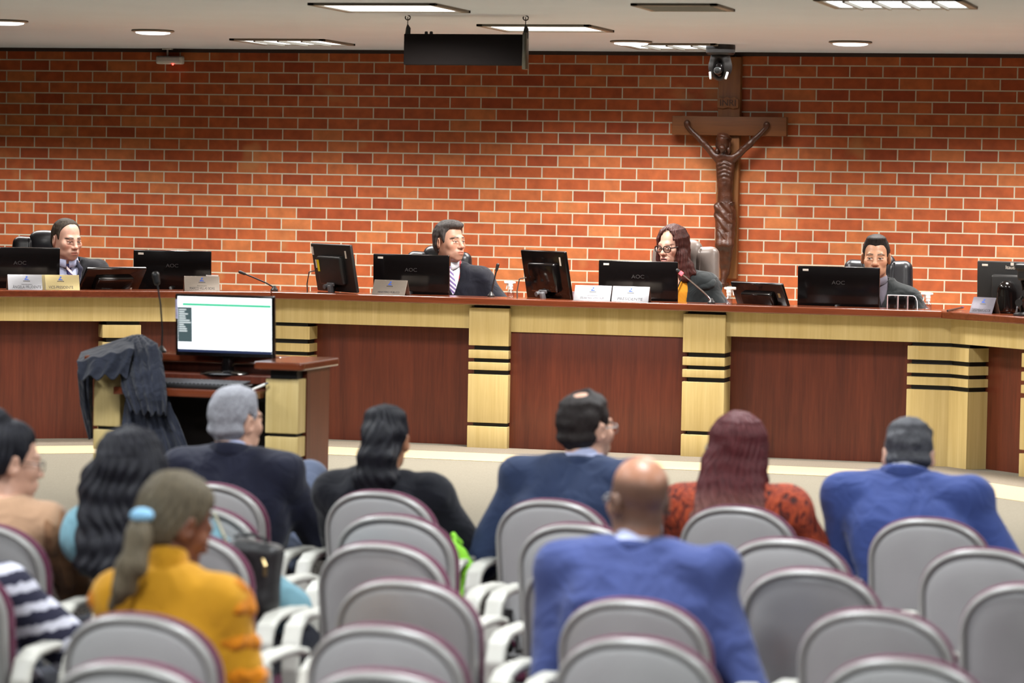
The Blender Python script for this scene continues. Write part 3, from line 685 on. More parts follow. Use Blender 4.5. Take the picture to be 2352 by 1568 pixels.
mic('dark gooseneck microphone lying low toward the left, right of the third name plate', seat_mic([(630, 670), (626, 658), (612, 650), (575, 634), (560, 628)], 16.95), m=m_satin)
mic('upright dark gooseneck microphone beside the man in the black robe', seat_mic([(1128, 679), (1131, 660), (1138, 630), (1141, 618)], 16.98), m=m_satin)
mic('chrome gooseneck microphone with a glowing red ring at the woman with glasses', seat_mic([(1634, 698), (1629, 684), (1618, 672), (1590, 648), (1564, 627)], 16.9), red=True)
# clear holder of dark cards, pen, black table device
c = onY(2074, 708, 16.93); t = thing('card_holder', 'clear acrylic holder with three dark cards before the man in the grey collar', 'card holder', (c[0], 16.93, ZL))
for i, (x, w) in enumerate(((-.062, .05), (-.006, .045), (.046, .04))):
    MB().box((x, 0, .036), (w, .004, .07), bev=.0015).build('card', m_gloss, t)
    MB().tube([(x-w/2, -.004, 0), (x-w/2, -.004, .073)], .0035, 8).build('clear_post', plain('clear_edge', S(176, 150, 150), .2, .1), t)
MB().tube([(-.088, -.002, .074), (.055, -.002, .074), (.068, -.002, .066), (.078, -.002, .045), (.08, -.002, 0)], .0025, 8).build('edge_rail', plain('bright_edge', S(240, 240, 245), .2, .02), t)
a, b = onz(2176, 716, ZL), onz(2212, 708, ZL); t = thing('pen', 'dark pen lying on the bench corner', 'pen', (a[0], a[1], ZL))
MB().tube([(0, 0, .006), tuple((b-a)*.9+np.array([0, 0, .006]))], .005, 10).build('barrel', m_satin, t); MB().tube([tuple((b-a)*.9+np.array([0, 0, .006])), tuple((b-a)+np.array([0, 0, .006]))], .0065, 10).build('cap', plain('plum_plastic', S(96, 50, 90), .3), t)
c = onY(2349, 715, 16.42); t = thing('table_device', 'black jointed table device cut by the right edge, before the end monitor', 'device', (c[0], 16.42, ZL))
MB().lathe([(.05, 0), (.05, .01), (.02, .02)], 20).build('base', m_satin, t)
MB().tube([(0, 0, .015), (-.02, 0, .07), (.012, 0, .12), (-.004, 0, .19)], [.013, .016, .014, .012], 12).build('arm', m_gloss, t)
for z, x in ((.07, -.02), (.12, .012)): MB().tube([(x, -.02, z), (x, .02, z)], .02, 16).build('joint', m_satin, t)
V, Q = sdf([rbox((.005, 0, .235), (.036, .03, .045), .012, .01), rbox((.0, -.025, .262), (.044, .02, .016), .006, .008)], .005); mk('head', V, Q, m_satin, t)

# ------------------------------------------------------------------ small lectern desk
LX0, LX1, LY0 = -5.30, -4.315, 12.36
HL = .73
le = thing('lectern_desk', 'small mahogany and striped maple speaker desk with a lit monitor on it', 'desk', (0, 0, ZS))
def striped_col(x0, x1, parent):
    segs = [(0, .21), (.225, .30), (.318, .405), (.42, .655)]; gr = [(.21, .225), (.30, .318), (.405, .42), (.655, .692)]
    mb = MB()
    for z0, z1 in segs: mb.box(((x0+x1)/2, 12.45, (z0+z1)/2), (x1-x0, .10, z1-z0), bev=.003)
    o = mb.build('column', m_maple, parent)
    for z0, z1 in gr: MB().box(((x0+x1)/2, 12.46, (z0+z1)/2), (x1-x0-.03, .08, z1-z0+.002)).build('groove', m_black, o, False)
striped_col(-5.285, -5.16, le); striped_col(-4.485, -4.335, le)
for nm, xa, xb in (('side_panel', -5.29, -5.165), ('side_panel', -4.48, -4.33)): MB().box(((xa+xb)/2, 12.645, .345), (xb-xa, .29, .69)).build(nm, m_mahog, le, False)
MB().box(((LX0+LX1)/2, 12.80, .345), (LX1-LX0-.04, .03, .69)).build('rear_panel', m_mahog, le, False)
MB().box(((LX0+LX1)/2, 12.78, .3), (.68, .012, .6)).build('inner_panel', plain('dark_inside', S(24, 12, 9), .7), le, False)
def rr(x0, x1, y0, y1, r, corners):
    P = []
    for (cx_, cy_, a0, on) in ((x1-r, y0+r, -PI/2, corners[0]), (x1-r, y1-r, 0, corners[1]), (x0+r, y1-r, PI/2, corners[2]), (x0+r, y0+r, PI, corners[3])):
        if on: P += [(cx_+r*math.cos(a0+PI/2*i/6), cy_+r*math.sin(a0+PI/2*i/6)) for i in range(7)]
        else: P.append((cx_+r*(1 if a0 in (-PI/2, 0) else -1), cy_+r*(1 if a0 in (0, PI/2) else -1)))
    return P
for (x0, x1, y0, y1, cn) in ((-4.53, -4.30, 12.35, 12.86, (1, 1, 0, 1)), (-5.32, -5.13, 12.35, 12.86, (1, 0, 1, 1)), (-5.13, -4.53, 12.72, 12.86, (0, 0, 0, 0))):
    tp = MB().prism(rr(x0, x1, y0, y1, .03, cn), .695, HL).build('top', m_slab, le, False); md = tp.modifiers.new('b', 'BEVEL'); md.width = .008; md.segments = 3; md.limit_method = 'ANGLE'
MB().box((-4.83, 12.66, .635), (.68, .2, .03)).build('inner_shelf', m_mahog, le, False)
MB().box((-4.83, 12.45, .585), (.66, .26, .034), bev=.004).build('keyboard_shelf', m_slab, le)
kb = thing('keyboard', 'black computer keyboard on the pull-out shelf of the lectern desk', 'keyboard', (-4.80, 12.43, ZS+.602), -.03)
MB().box((0, 0, .010), (.45, .15, .02), bev=.005).build('case', m_satin, kb)
def keymat():
    t = NT('keys'); v = t.coord('Object', (52, 1, 1)); w = t.n('ShaderNodeTexWave', Scale=.32, bands_direction='X'); t.l(v, w.inputs['Vector'])
    t.l(t.ramp(w.outputs['Fac'], [(.1, S(20, 20, 22)), (.3, S(62, 62, 66)), (.8, S(96, 96, 100))]), t.b.inputs['Base Color']); t.b.inputs['Roughness'].default_value = .4; return t.m
m_keys = keymat()
for i in range(5): MB().box((0, -.056+.026*i, .022+.002*i), (.43, .02, .008), rot(rx=.08), bev=.002).build('key_row', m_keys, kb)
a = onY(580, 892, 12.36); t = thing('pen', 'white pen leaning up on the keyboard shelf edge', 'pen', (a[0], 12.36, ZS+.602))
MB().tube([(0, 0, .006), (.05, .02, .03)], .006, 10).build('barrel', m_white_pl, t); MB().tube([(.05, .02, .03), (.062, .025, .036)], .0045, 10).build('tip', m_grey_pl, t)
# lit monitor seen from the front
c = onY(518, 748, 12.65); mo = thing('monitor', 'lit monitor showing a white page with a dark side menu, on the lectern desk', 'monitor', (c[0], 12.65, ZS+.65), PI)
zc = c[2]-(ZS+.65); R = rot(rz=PI)@rot(rx=.06)
def at(x, y, z): return np.array([0, 0, zc])+R@np.array([x, y, z])
hs = MB().box(at(0, 0, 0), (.466, .022, .275), R, bev=.005).build('housing', m_gloss, mo)
scr = MB()
scr.box(at(0, -.0115, .004), (.44, .002, .245), R).v
sc = scr.build('screen', emis('screen_white', (.93, .97, 1, 1), 1.25), mo, False)
def sq(name, x, z, w, h, m, y=-.0128): return MB().box(at(x, y, z), (w, .0008, h), R).build(name, m, sc, False)
em_green = emis('screen_green', S(60, 160, 120), .9); em_dark = emis('screen_dark', S(56, 70, 72), .8); em_bar = emis('screen_bar', S(30, 40, 70), .5)
sq('green_bar', .01, .092, .415, .012, em_green); sq('side_menu', -.186, .002, .066, .155, em_dark); sq('task_bar', 0, -.113, .44, .012, em_bar); sq('progress_line', .02, -.045, .075, .003, em_green)
for i, w in enumerate((.034, .026, .042, .03, .032, .05, .056, .022, .03, .036, .038)): sq('menu_line', -.214+w/2, .068-.0095*i, w, .004, emis('menu_text', S(190, 196, 196), .9) if i == 0 else bpy.data.materials['menu_text'], -.0136)
MB().box(at(-.226, -.0118, .07), (.010, .0012, .085), R).build('side_label', plain('pale_label', S(176, 170, 200), .6, .3, 80), hs, False)
MB().tube([(0, -.035, .012), (0, -.035, zc-.05)], [.03, .02], 14).build('stand_neck', m_gloss, mo)
MB().lathe([(.11, 0), (.11, .006), (.095, .013), (.03, .018)], 36).build('base', m_gloss, mo)
P = pts([(371, 800), (373, 760), (369, 700), (362, 655), (360, 645)], 12.79); P[0][2] = ZS+HL
mic('tall thin gooseneck microphone standing on the lectern desk', P, r=.004, m=m_satin, headr=.017)
# black robe thrown over the left arm of the lectern
def q(x, y, Y): return tuple(onY(x, y, Y))
m_robe = cloth('robe_cloth', S(42, 45, 56), .2, .75, .5)
rb = [cap(q(215, 842, 12.60), q(300, 804, 12.62), .035, .05, .04), cap(q(262, 822, 12.50), q(318, 796, 12.55), .04, .045, .04), cap(q(318, 800, 12.55), q(350, 818, 12.5), .05, .045, .04)]
V, Q = sdf(rb, .009, lambda X, Y, Z: .004*wob(X, Y, Z, 40))
ro = mk('draped_robe', V, Q, m_robe); tag(ro, 'black robe thrown over the left arm of the lectern desk, hanging to the floor', 'robe')
def sheet(name, L, Rr, Ys, n, amp, ph=0.0, horiz=False):
    """hanging cloth between a left and a right edge (pixels on upright planes), with sharp folds"""
    nu, nv = 70, 60; L = np.array(L, float); Rr = np.array(Rr, float); tv = np.linspace(0, 1, len(L)); V = []
    for j in range(nv+1):
        v = j/nv; lp = [np.interp(v, tv, L[:, k]) for k in (0, 1)]; rp = [np.interp(v, tv, Rr[:, k]) for k in (0, 1)]; Y = np.interp(v, np.linspace(0, 1, len(Ys)), Ys)
        for i in range(nu+1):
            u = i/nu; w = 2*PI*(n*u+.18*math.sin(4*v+ph)+ph); f = (abs(math.sin(w/2))**.7*1.0+.35*math.sin(2.3*w+1.7*v*3+ph))*(.35+.65*v)
            ed = 4*u*(1-u); V.append(onY(lp[0]+(rp[0]-lp[0])*u, lp[1]+(rp[1]-lp[1])*u+6*math.sin(2.1*w)*v, Y-amp*f-.035*ed))
    Fc = [(j*(nu+1)+i, j*(nu+1)+i+1, (j+1)*(nu+1)+i+1, (j+1)*(nu+1)+i) for j in range(nv) for i in range(nu)]
    o = mk(name, V, Fc, m_robe, ro); md = o.modifiers.new('s', 'SOLIDIFY'); md.thickness = .006; md.offset = 1; return o
sheet('front_fall', [(292, 774), (279, 815), (276, 860), (283, 905), (300, 946)], [(326, 768), (362, 790), (377, 850), (384, 905), (383, 952)], [12.56, 12.44, 12.34, 12.29, 12.29], 2.2, .030, .4)
sheet('under_fall', [(296, 850), (286, 930), (277, 1000), (262, 1150)], [(372, 850), (394, 935), (428, 1020), (470, 1150)], [12.40, 12.36, 12.34, 12.33], 2.4, .034, 1.3)
sheet('side_fall', [(186, 816), (177, 856), (184, 930), (203, 1004)], [(232, 816), (214, 870), (213, 935), (213, 1000)], [12.66, 12.40, 12.44, 12.5], 1.2, .016, .2)
sheet('arm_fold', [(186, 808), (176, 830), (182, 868)], [(306, 768), (308, 800), (292, 864)], [12.62, 12.34, 12.30], 1.5, .018, 2.0)
# ------------------------------------------------------------------ people
def RZ(a): return rot(rz=a)
def head_prims(N, fem, s_nose=1.0, jaw=1.0, mouth=0.0, ear=True, neck_r=None):
    nr = neck_r or (.047 if fem else .057)
    p = [ell((0, -.014, .042), (.0745, .097, .087), .02), ell((0, .028, -.03), (.0625*jaw**.5, .066, .083), .03),
         ell((0, .040, -.078), (.05*jaw, .045, .034), .03), ell((0, .076, -.101), (.021*jaw, .016, .017), .025),
         cap((-.034, .081, .024), (.034, .081, .024), .0125, None, .018)]
    for s in (-1, 1):
        p += [ell((s*.045, .062, -.02), (.022, .02, .021), .025), ell((s*.034, .108, .003), (.019, .022, .0135), .014, 's'), ell((s*.032, .0775, .0035), (.0135, .0135, .0115), .003)]
        p += [cap((s*.018, .0885, .0105), (s*.046, .083, .0095), .0042, .004, .006), cap((s*.02, .088, -.006), (s*.044, .084, -.006), .0032, .003, .007)]
    p += [cap((0, .09, .014), (0, .109*(1 if not fem else .985), -.026), .0085, .012*s_nose, .014), ell((0, .1125, -.0295), (.0125*s_nose, .0125, .0115), .008)]
    for s in (-1, 1): p += [ell((s*.013*s_nose, .1005, -.0335), (.009, .011, .0085), .007), ell((s*.0065, .109, -.0425), (.0035, .005, .003), .002, 's')]
    p += [ell((0, .083, -.066), (.032, .02, .022), .02), ell((0, .0985, -.0605-mouth*.002), (.022, .009, .0055), .006), ell((0, .0975, -.0735-mouth*.006), (.0185, .009, .0065), .006),
          cap((-.021, .107, -.0668-mouth*.003), (.021, .107, -.0668-mouth*.003), .0022+.004*mouth, None, .002, 's')]
    if ear:
        for s in (-1, 1):
            E = rot(rz=s*-.5, rx=-.12)
            p += [ell((s*.081, -.015, -.006), (.0095, .022, .034), .006, R=E), ell((s*.0915, -.008, -.002), (.0065, .0105, .018), .006, 's', R=E)]
    p += [cap((0, -.026, -.05), tuple(N), nr, nr*1.06, .03), cap((0, .0, -.075), tuple(np.array(N)+np.array([0, .012, 0])), nr*.8, nr, .03)]
    return p
def head_colors(V, skin, fem, age=0, brow=(.03, .02, .015), lip=None, stubble=0.0, iris=(.05, .028, .015), gaze=(0, 0), open_=.0050, crown=None, mouth=0.0):
    x, y, z = V.T; ax = np.abs(x); C = np.tile(np.array(skin[:3]), (len(V), 1))
    def mixc(m, c): C[:] = C*(1-m[:, None])+np.array(c)[None, :]*m[:, None]
    def bl(d, w): return np.clip(.5-d/w, 0, 1)
    fr = np.clip((y-.03)/.03, 0, 1)
    mixc(.35*fr*bl(np.hypot((ax-.043)/1.0, (z+.022)/.9)-.016, .02), np.array(skin[:3])*np.array([1.12, .78, .72]))
    mixc(.3*fr*bl(np.hypot(x, (z+.03))-.012, .012), np.array(skin[:3])*np.array([1.1, .78, .72]))
    if stubble: mixc(stubble*np.clip((y-.0)/.03, 0, 1)*bl(np.maximum(z+.048, -(z+.125))-.0, .016)*(1-bl(np.hypot(x/1.5, z+.067)-.014, .006)*(y > .08)), np.array([.16, .14, .135]))
    m = (y > .085)*bl(np.hypot(x/.024, (z+.0665+mouth*.004)/(.0105+.006*mouth))-1, .25); mixc(.75*m, lip if lip is not None else np.array(skin[:3])*np.array([.85, .5, .48]))
    mixc(.85*(y > .09)*bl(np.maximum(np.abs(z+.0668+mouth*.003)-.0012-.003*mouth, ax-.022), .003), (.06, .025, .02))
    ez = .0035; gx, gz = gaze
    eye = (y > .07)*bl(np.hypot((ax-.032)/.0128, (z-.0012)/open_)-1, .25); mixc(eye, (.58, .55, .52))
    ir = (y > .07)*bl(np.hypot(ax-.032-gx*np.sign(x), z-.0014-gz)-.0054, .003)*(eye > .2); mixc(ir, iris)
    mixc(.85*(y > .065)*bl(np.abs(z-.0072+.06*(ax-.032)**2*20)-.0018, .003)*bl(np.abs(ax-.032)-.0135, .004), (.04, .025, .02))
    mixc(.35*(y > .06)*bl(np.hypot((ax-.032)/.018, (z+.009)/.008)-1, .6), np.array(skin[:3])*.55)  # shade below the eyes painted into the skin colour
    bz = .027+.004*np.clip((ax-.015)/.02, 0, 1)-.010*np.clip((ax-.038)/.014, 0, 1)
    mixc((.9 if not fem else .7)*(y > .05)*bl(np.maximum(np.abs(z-bz)-(.0045 if not fem else .0025), np.abs(ax-.034)-.021), .005), brow)
    mixc(.9*(y > .09)*bl(np.hypot(ax-.0065, z+.0425)-.003, .004), (.05, .02, .015))
    if crown is not None: crown(V, C, mixc, bl)
    return np.clip(C, 0, 1)
def zline(Y, pts):
    pts = sorted(pts); return np.interp(Y, [p[0] for p in pts], [p[1] for p in pts])
SHORT = [(-.2, -.075), (-.06, -.075), (-.036, -.06), (-.022, .026), (.002, .03), (.008, .0), (.026, -.004), (.032, .034), (.045, .058), (.09, .078), (.12, .078)]
def hair_mesh(kind, o, N, h):
    """hair in head space; o: options"""
    th = o.get('th', .012); cut = []
    line = o.get('line', SHORT)
    def fl(X, Y, Z): return (zline(Y, line)+o.get('peak', 0)*np.abs(X)*np.clip((Y-.03)/.03, 0, 1)+0*Z-Z)*.8
    e1, e2 = ell((0, -.014, .042), (.0745, .097, .087)), ell((0, -.03, -.02), (.07, .075, .075))
    tp = kind in ('short', 'back', 'tight')
    def shell(X, Y, Z):
        k = th*np.clip(.25-fl(X, Y, Z)/.045, .12, 1) if tp else th
        return smin(e1[2](X, Y, Z)-k, e2[2](X, Y, Z)-k*.7, .03)
    base = [('u', .01, shell, A3((-.11, -.14, -.11)), A3((.11, .12, .16)))]
    if kind in ('short', 'back'):
        base.append(('s', .006, lambda X, Y, Z: -fl(X, Y, Z), A3((-1, -1, -1)), A3((1, 1, 1))))
        if o.get('top'): base.insert(1, ell(o['top'][0], o['top'][1], .03))
        base.append(('s', .012, lambda X, Y, Z: np.sqrt(((np.abs(X)-.083)/.03)**2+((Y+.012)/.022)**2+((Z+.004)/.034)**2)*.02-.02, A3((-1, -1, -1)), A3((1, 1, 1))))
        if o.get('bald'):
            c, r = o['bald']; base.append(ell(c, r, .03, 's'))
    elif kind == 'long':
        for d in o['drape']: base.append(d)
        for (a, b, ra, rb) in o.get('bd', []): base.append(cap(o['Rh'].T@A3(a), o['Rh'].T@A3(b), ra, rb, .03))
        # open the face
        base.append(('s', .01, lambda X, Y, Z: np.maximum(np.sqrt(((X-o.get('fx', 0))/o.get('fw', .052))**2+((Z-o.get('fz', -.02))/o.get('fh', .088))**2)*.06-.06, .02-Y), A3((-1, -1, -1)), A3((1, 1, 1))))
    elif kind == 'tight':
        base.append(('s', .006, lambda X, Y, Z: -fl(X, Y, Z), A3((-1, -1, -1)), A3((1, 1, 1))))
        base += o.get('extra', [])
    fr, am = o.get('freq', 150), o.get('amp', .0022)
    def nz(X, Y, Z):
        a = np.arctan2(X, Y+.02)
        if kind == 'short': return am*(.7*wob(X, Y, Z, fr*.9, 3)+.6*wob(X, Y, Z, fr*.4, 1))+o.get('curl', 0)*wob(X, Y, Z, 85, 2)
        return am*np.sin(fr*.16*a+3*np.sin(22*Z)+4*wob(X, Y, Z, 22, 1))+am*.9*wob(X, Y, Z, fr*.5, 3)+o.get('curl', 0)*wob(X, Y, Z, 75, 2)
    return sdf(base, h, nz)
def hand_mesh(W, d, n, s, side, curl=.5):
    """five-fingered hand at wrist W pointing along d with palm normal n"""
    d = d/np.linalg.norm(d); n = n-d*(n@d); n /= np.linalg.norm(n)+1e-9; l = np.cross(d, n)*side
    B = np.stack([l, d, n], 1); pr = [rbox((0, .045, 0), (.038, .045, .013), .012, .01), cap((0, -.03, 0), (0, .01, 0), .024, .026, .02)]
    for i, (x, L, a) in enumerate(((-.028, .066, .03), (-.010, .078, .0), (.010, .074, -.02), (.028, .058, -.06))):
        c = curl*(1+.08*i); p0 = A3((x, .085, 0)); ang = 0; P = [p0]
        for k, f in enumerate((.45, .32, .23)):
            ang += c*.75; P.append(P[-1]+L*f*A3((-a*.6, math.cos(ang), math.sin(ang))))
        for k in range(3): pr.append(cap(P[k], P[k+1], .0088-.0006*k, .0082-.0006*k, .004))
    pr += [cap((-.03, .02, .002), (-.058, .05, .014), .0125, .0105, .012), cap((-.058, .05, .014), (-.052, .085, .024), .0105, .008, .004)]
    V, Q = sdf(pr, .004); return (V*s)@B.T+W, Q if side > 0 else Q[:, ::-1]
NL = -.138
LEGS = {k: ((k*.09, .02, .03), (k*.11, .33, .04), (k*.10, .16, -.36)) for k in (-1, 1)}
def person(label, hip, rz, head, yaw=0, pitch=0, roll=0, s=.93, fem=False, skin=S(214, 160, 128), hair=None, hairm=None, face={}, top=None, topm=None, lower=None, arms=None, legs=None,
           sw=.185, shz=None, shd=None, hh=.004, body_h=.013, neckr=None, bulk=1.0, hc={}, shoem=None, slump=0.0, hw=1.0):
    hip = A3(hip); Rl = RZ(-rz); H = Rl@(A3(head)-hip); Rh = rot(rz=yaw)@rot(ry=roll)@rot(rx=-pitch)
    N = H+np.array([0, -.042, top.get('nl', NL) if top else -.152])*s+np.array([0, -.02*math.sin(pitch), 0])
    if top and top.get('nshift') is not None: N = N+A3(top['nshift'])
    Nl = Rh.T@(N+np.array([0, .0, -.03])-H)/s; WID = np.array([hw, 1, 1])
    # spine
    zt = N[2]; ctl = np.array([N[0]*.35, min(N[1], 0)-.03-slump, zt*.55])
    t = np.linspace(0, 1, 13)[:, None]; sp = (1-t)**2*np.array([0, 0, -.02])+2*t*(1-t)*ctl+t*t*N
    def prof(tt, k=1.0, add=0.0, w=1.0):
        rx = np.interp(tt, [0, .12, .35, .55, .75, .88, .95, 1], [.172, .178, .15 if fem else .162, .155 if fem else .172, .172 if fem else .188, .165, .105, .066])*s*bulk*w+add
        ry = np.interp(tt, [0, .12, .35, .55, .75, .88, .95, 1], [.13, .13, .112, .115, .115, .095, .075, .062])*s*bulk+add
        return rx, ry
    def torso(add, t0=0, t1=1.0, k=.03, zmin=None):
        rows = []
        for i, tt in enumerate(t[:, 0]):
            if tt < t0-1e-6 or tt > t1+1e-6: continue
            rx, ry = prof(tt, add=add); rows.append((sp[i, 2]-(.07 if i == 0 else 0), sp[i, 0], sp[i, 1], rx, ry))
        return loft(rows, k)
    zs = (N[2]-(shd or (.072 if fem else .058))*s) if shz is None else shz
    scx, scy = np.interp(zs, sp[:, 2], sp[:, 0]), np.interp(zs, sp[:, 2], sp[:, 1])
    SHO = {k: np.array([scx+k*sw*s*1.02, scy, zs-.012]) for k in (-1, 1)}
    arms = arms or {}; A = {}
    for k in (-1, 1):
        e, w = arms.get(k, ((k*.255, .03, .20), (k*.13, .26, .17)))
        A[k] = (SHO[k], A3(e), A3(w))
    def arm_pr(add, sleeve=1.0, r0=.05, r1=.042, r2=.031):
        P = []
        for k in (-1, 1):
            a, e, w = A[k]; P += [ell(a, (r0*s+add+.004,)*3, .03), cap(a, e, r0*s+add, r1*s+add, .03)]
            if sleeve > .5: P.append(cap(e, e+(w-e)*min(1, (sleeve-.5)*2), r1*s+add, (r1+(r2-r1)*min(1, (sleeve-.5)*2))*s+add*.9, .02))
            P.append(cap(np.array([scx, scy, zs-.005*s]), a+np.array([0, 0, .004]), .055*s+add*.6, .045*s+add, .05)); P.append(cap(N+np.array([k*.03*s, 0, -.028]), a+np.array([-k*.04*s, 0, .012]), .036*s+add*.5, .038*s+add*.6, .05))
        return P
    legs = legs or LEGS; LG = {}
    for k in (-1, 1): LG[k] = [A3(v) for v in legs.get(k, ((k*.09, .02, .03), (k*.12, .44, .045), (k*.115, .43, -.36)))]
    def leg_pr(add):
        P = [ell((0, -.01, .02), (.17*s+add, .13*s+add, .10+add), .04)]
        for k in (-1, 1):
            a, kn, an = LG[k]; P += [cap(a, kn, .078*s+add, .055*s+add, .03), cap(kn, an, .054*s+add, .036*s+add, .02)]
        return P
    # skin: torso, arms and legs, then head with neck and hands, one mesh
    bp = [torso(-.012)]+arm_pr(0)+leg_pr(0)
    Vb, Qb = sdf(bp, body_h+.003); Cb = np.tile(np.array(skin[:3]), (len(Vb), 1))
    Vh, Qh = sdf(head_prims(Nl, fem, neck_r=neckr, **{k: v for k, v in face.items() if k in ('s_nose', 'jaw', 'mouth', 'ear')}), hh)
    Ch = head_colors(Vh, skin, fem, **{k: v for k, v in face.items() if k in ('brow', 'lip', 'stubble', 'iris', 'gaze', 'open_', 'crown', 'mouth')})
    VV, QQ, CC = [Vb, (Vh*s*WID)@Rh.T+H], [Qb, Qh+len(Vb)], [Cb, Ch]; n = len(Vb)+len(Vh)
    for k in (-1, 1):
        a, e, w = A[k]; dd = arms.get('hand%d' % k, (w-e)); nn = A3(arms.get('palm%d' % k, (0, 0, -1)))
        Vq, Qq = hand_mesh(w, A3(dd), nn, s, k, arms.get('curl', .45)); VV.append(Vq); QQ.append(Qq+n); n += len(Vq); CC.append(np.tile(np.array(skin[:3]), (len(Vq), 1)))
    me = mk('person', np.concatenate(VV), np.concatenate(QQ), m_skin, None, True, colors=np.concatenate(CC))
    me.location = tuple(hip); me.rotation_euler = (0, 0, rz); tag(me, label, 'person', None)
    # trousers or skirt, shoes
    V, Q = sdf(leg_pr(.012), body_h+.003, lambda X, Y, Z: .004*wob(X, Y, Z, 22)); mk('trousers', V, Q, lower or m_trous, me)
    for k in (-1, 1):
        an = LG[k][2]; fd = np.array([0, .2, -.02])*s
        V, Q = sdf([cap(an+np.array([0, -.02, -.045]), an+fd*.9+np.array([0, 0, -.035]), .038, .032, .02), rbox(an+np.array([0, .07, -.068]), (.042, .125, .012), .01, .01)], .009); mk('shoe', V, Q, shoem or m_shoe, me)
    # clothes
    def fr_y(z): # front surface of the torso
        tt = np.interp(z, sp[:, 2], t[:, 0]); return np.interp(z, sp[:, 2], sp[:, 1])+prof(tt)[1]
    out = dict(obj=me, H=H, Rh=Rh, N=N, s=s, sp=sp, t=t, prof=prof, zs=zs, SHO=SHO, A=A, fr_y=fr_y, Vh=Vh)
    if top:
        kd = top['kind']; add = top.get('add', .016); vd, vw = top.get('vd', .30), top.get('vw', .075)
        nz = lambda X, Y, Z: .0035*wob(X, Y, Z, 24, 2)+top.get('fold', .004)*np.sin(30*Z+26*np.abs(X-scx)+5*wob(X, Y, Z, 8))
        if top.get('shirt') is not None:
            pr = [torso(.004)]+[cap(N+np.array([0, 0, -.06]), N+np.array([0, .003, .012]), max(.062, (neckr or 0)+.007)*s, max(.058, (neckr or 0)+.003)*s, .02)]
            pr.append(ell(N+Rh@np.array([0, 0, .06])+np.array([0, .006, .028]), (.056*s, .06*s, .02), .006, 's'))
            V, Q = sdf(pr, .008); mk('shirt', V, Q, top['shirt'], me)
        pr = [torso(add)]+arm_pr(add-.002, top.get('sleeve', 1.0), **top.get('armr', {}))
        if top.get('hem') is not None: pr.append(loft([(-.05, 0, -.01, .19*s+add, .14*s+add), (.12, sp[2, 0], sp[2, 1], .175*s+add, .125*s+add)], .03))
        for q_ in top.get('extra', []): pr.append(q_(out))
        if kd == 'jacket' and not fem:
            for k in (-1, 1): pr.append(ell(SHO[k]+np.array([-k*.025, 0, .018]), (.085, .066, .044), .05))
        nr = top.get('neck', .062)*s; nd = top.get('neckdrop', .0)
        if kd in ('jacket', 'robe'):
            pr.append(ell(N+np.array([0, .02, .03-nd]), (nr*1.05, nr*1.15, .05), .006, 's'))
            def vcut(X, Y, Z):
                w = np.clip((Z-(N[2]-vd))/vd, 0, 1.3)*vw; return np.maximum(np.abs(X-np.interp(Z, sp[:, 2], sp[:, 0]))-w, (N[1]+.01)-Y)
            if not top.get('closed'): pr.append(field(vcut, (N[0]-.2, N[1], N[2]-vd), (N[0]+.2, N[1]+.5, N[2]+.1), .004))
        else: pr.append(ell(N+np.array([0, .015, .035-nd]), (nr, nr*1.1, .055), .008, 's'))
        V, Q = sdf(pr, top.get('h', body_h), nz)
        nm = {'jacket': 'jacket', 'robe': 'robe', 'blouse': 'blouse'}[kd]
        if nm == 'robe': pass
        tm = topm; jk = mk(nm, V, Q, tm, me); out['top'] = jk
        if kd == 'jacket':
            cp = [N+np.array([.062*s*math.sin(a)*1.2, -.062*s*math.cos(a)*1.22+.008, top.get('cz', .012)-.035*(1-math.cos(a))*.6]) for a in np.linspace(-2.1, 2.1, 15)]
            pr = [cap(cp[i], cp[i+1], .014, .014, .012) for i in range(14)]+[cap(cp[i]+np.array([0, 0, -.022]), cp[i+1]+np.array([0, 0, -.022]), .018, .018, .015) for i in range(14)]
            V, Q = sdf(pr, .007); mk('collar', V, Q, tm, jk)
    if hair:
        hc['Rh'] = Rh; V, Q = hair_mesh(hair, hc, Nl, max(hh, .004)); out['hair'] = mk('hair', (V*s*WID)@Rh.T+H, Q, hairm, me)
    return out
def hp(o, p): return o['H']+o['Rh']@(A3(p)*o['s'])
def glasses(o, m, r=.0018, w=.024, hgt=.017, zc=.0, yy=.108):
    ms = MB()
    for k in (-1, 1):
        c = A3((k*.033, yy-.004, zc)); P = []
        for a in np.linspace(0, 2*PI, 20, endpoint=False):
            ca, sa = math.cos(a), math.sin(a); P.append(hp(o, c+A3((w*np.sign(ca)*abs(ca)**.6, -.10*(w*abs(ca))*(1 if ca*k > 0 else 0), hgt*np.sign(sa)*abs(sa)**.7))))
        ms.tube(P, r, 6, closed=True)
        ms.tube([hp(o, (k*(.033+w), yy-.008, zc+.006)), hp(o, (k*.076, .07, zc+.008)), hp(o, (k*.084, -.005, zc+.01)), hp(o, (k*.082, -.025, zc-.012))], r*1.3, 6)
    ms.tube([hp(o, (-.01, yy, zc+.004)), hp(o, (0, yy+.004, zc+.007)), hp(o, (.01, yy, zc+.004))], r, 6)
    fr = ms.build('glasses', m, o['obj'])
    for k in (-1, 1):
        P = [hp(o, A3((k*.033+w*.97*math.copysign(abs(math.cos(a))**.6, math.cos(a)), yy-.005, zc+hgt*.97*math.copysign(abs(math.sin(a))**.7, math.sin(a))))) for a in np.linspace(0, 2*PI, 20, endpoint=False)]
        mk('lens', P, [list(range(20))], m_lens, fr, False)
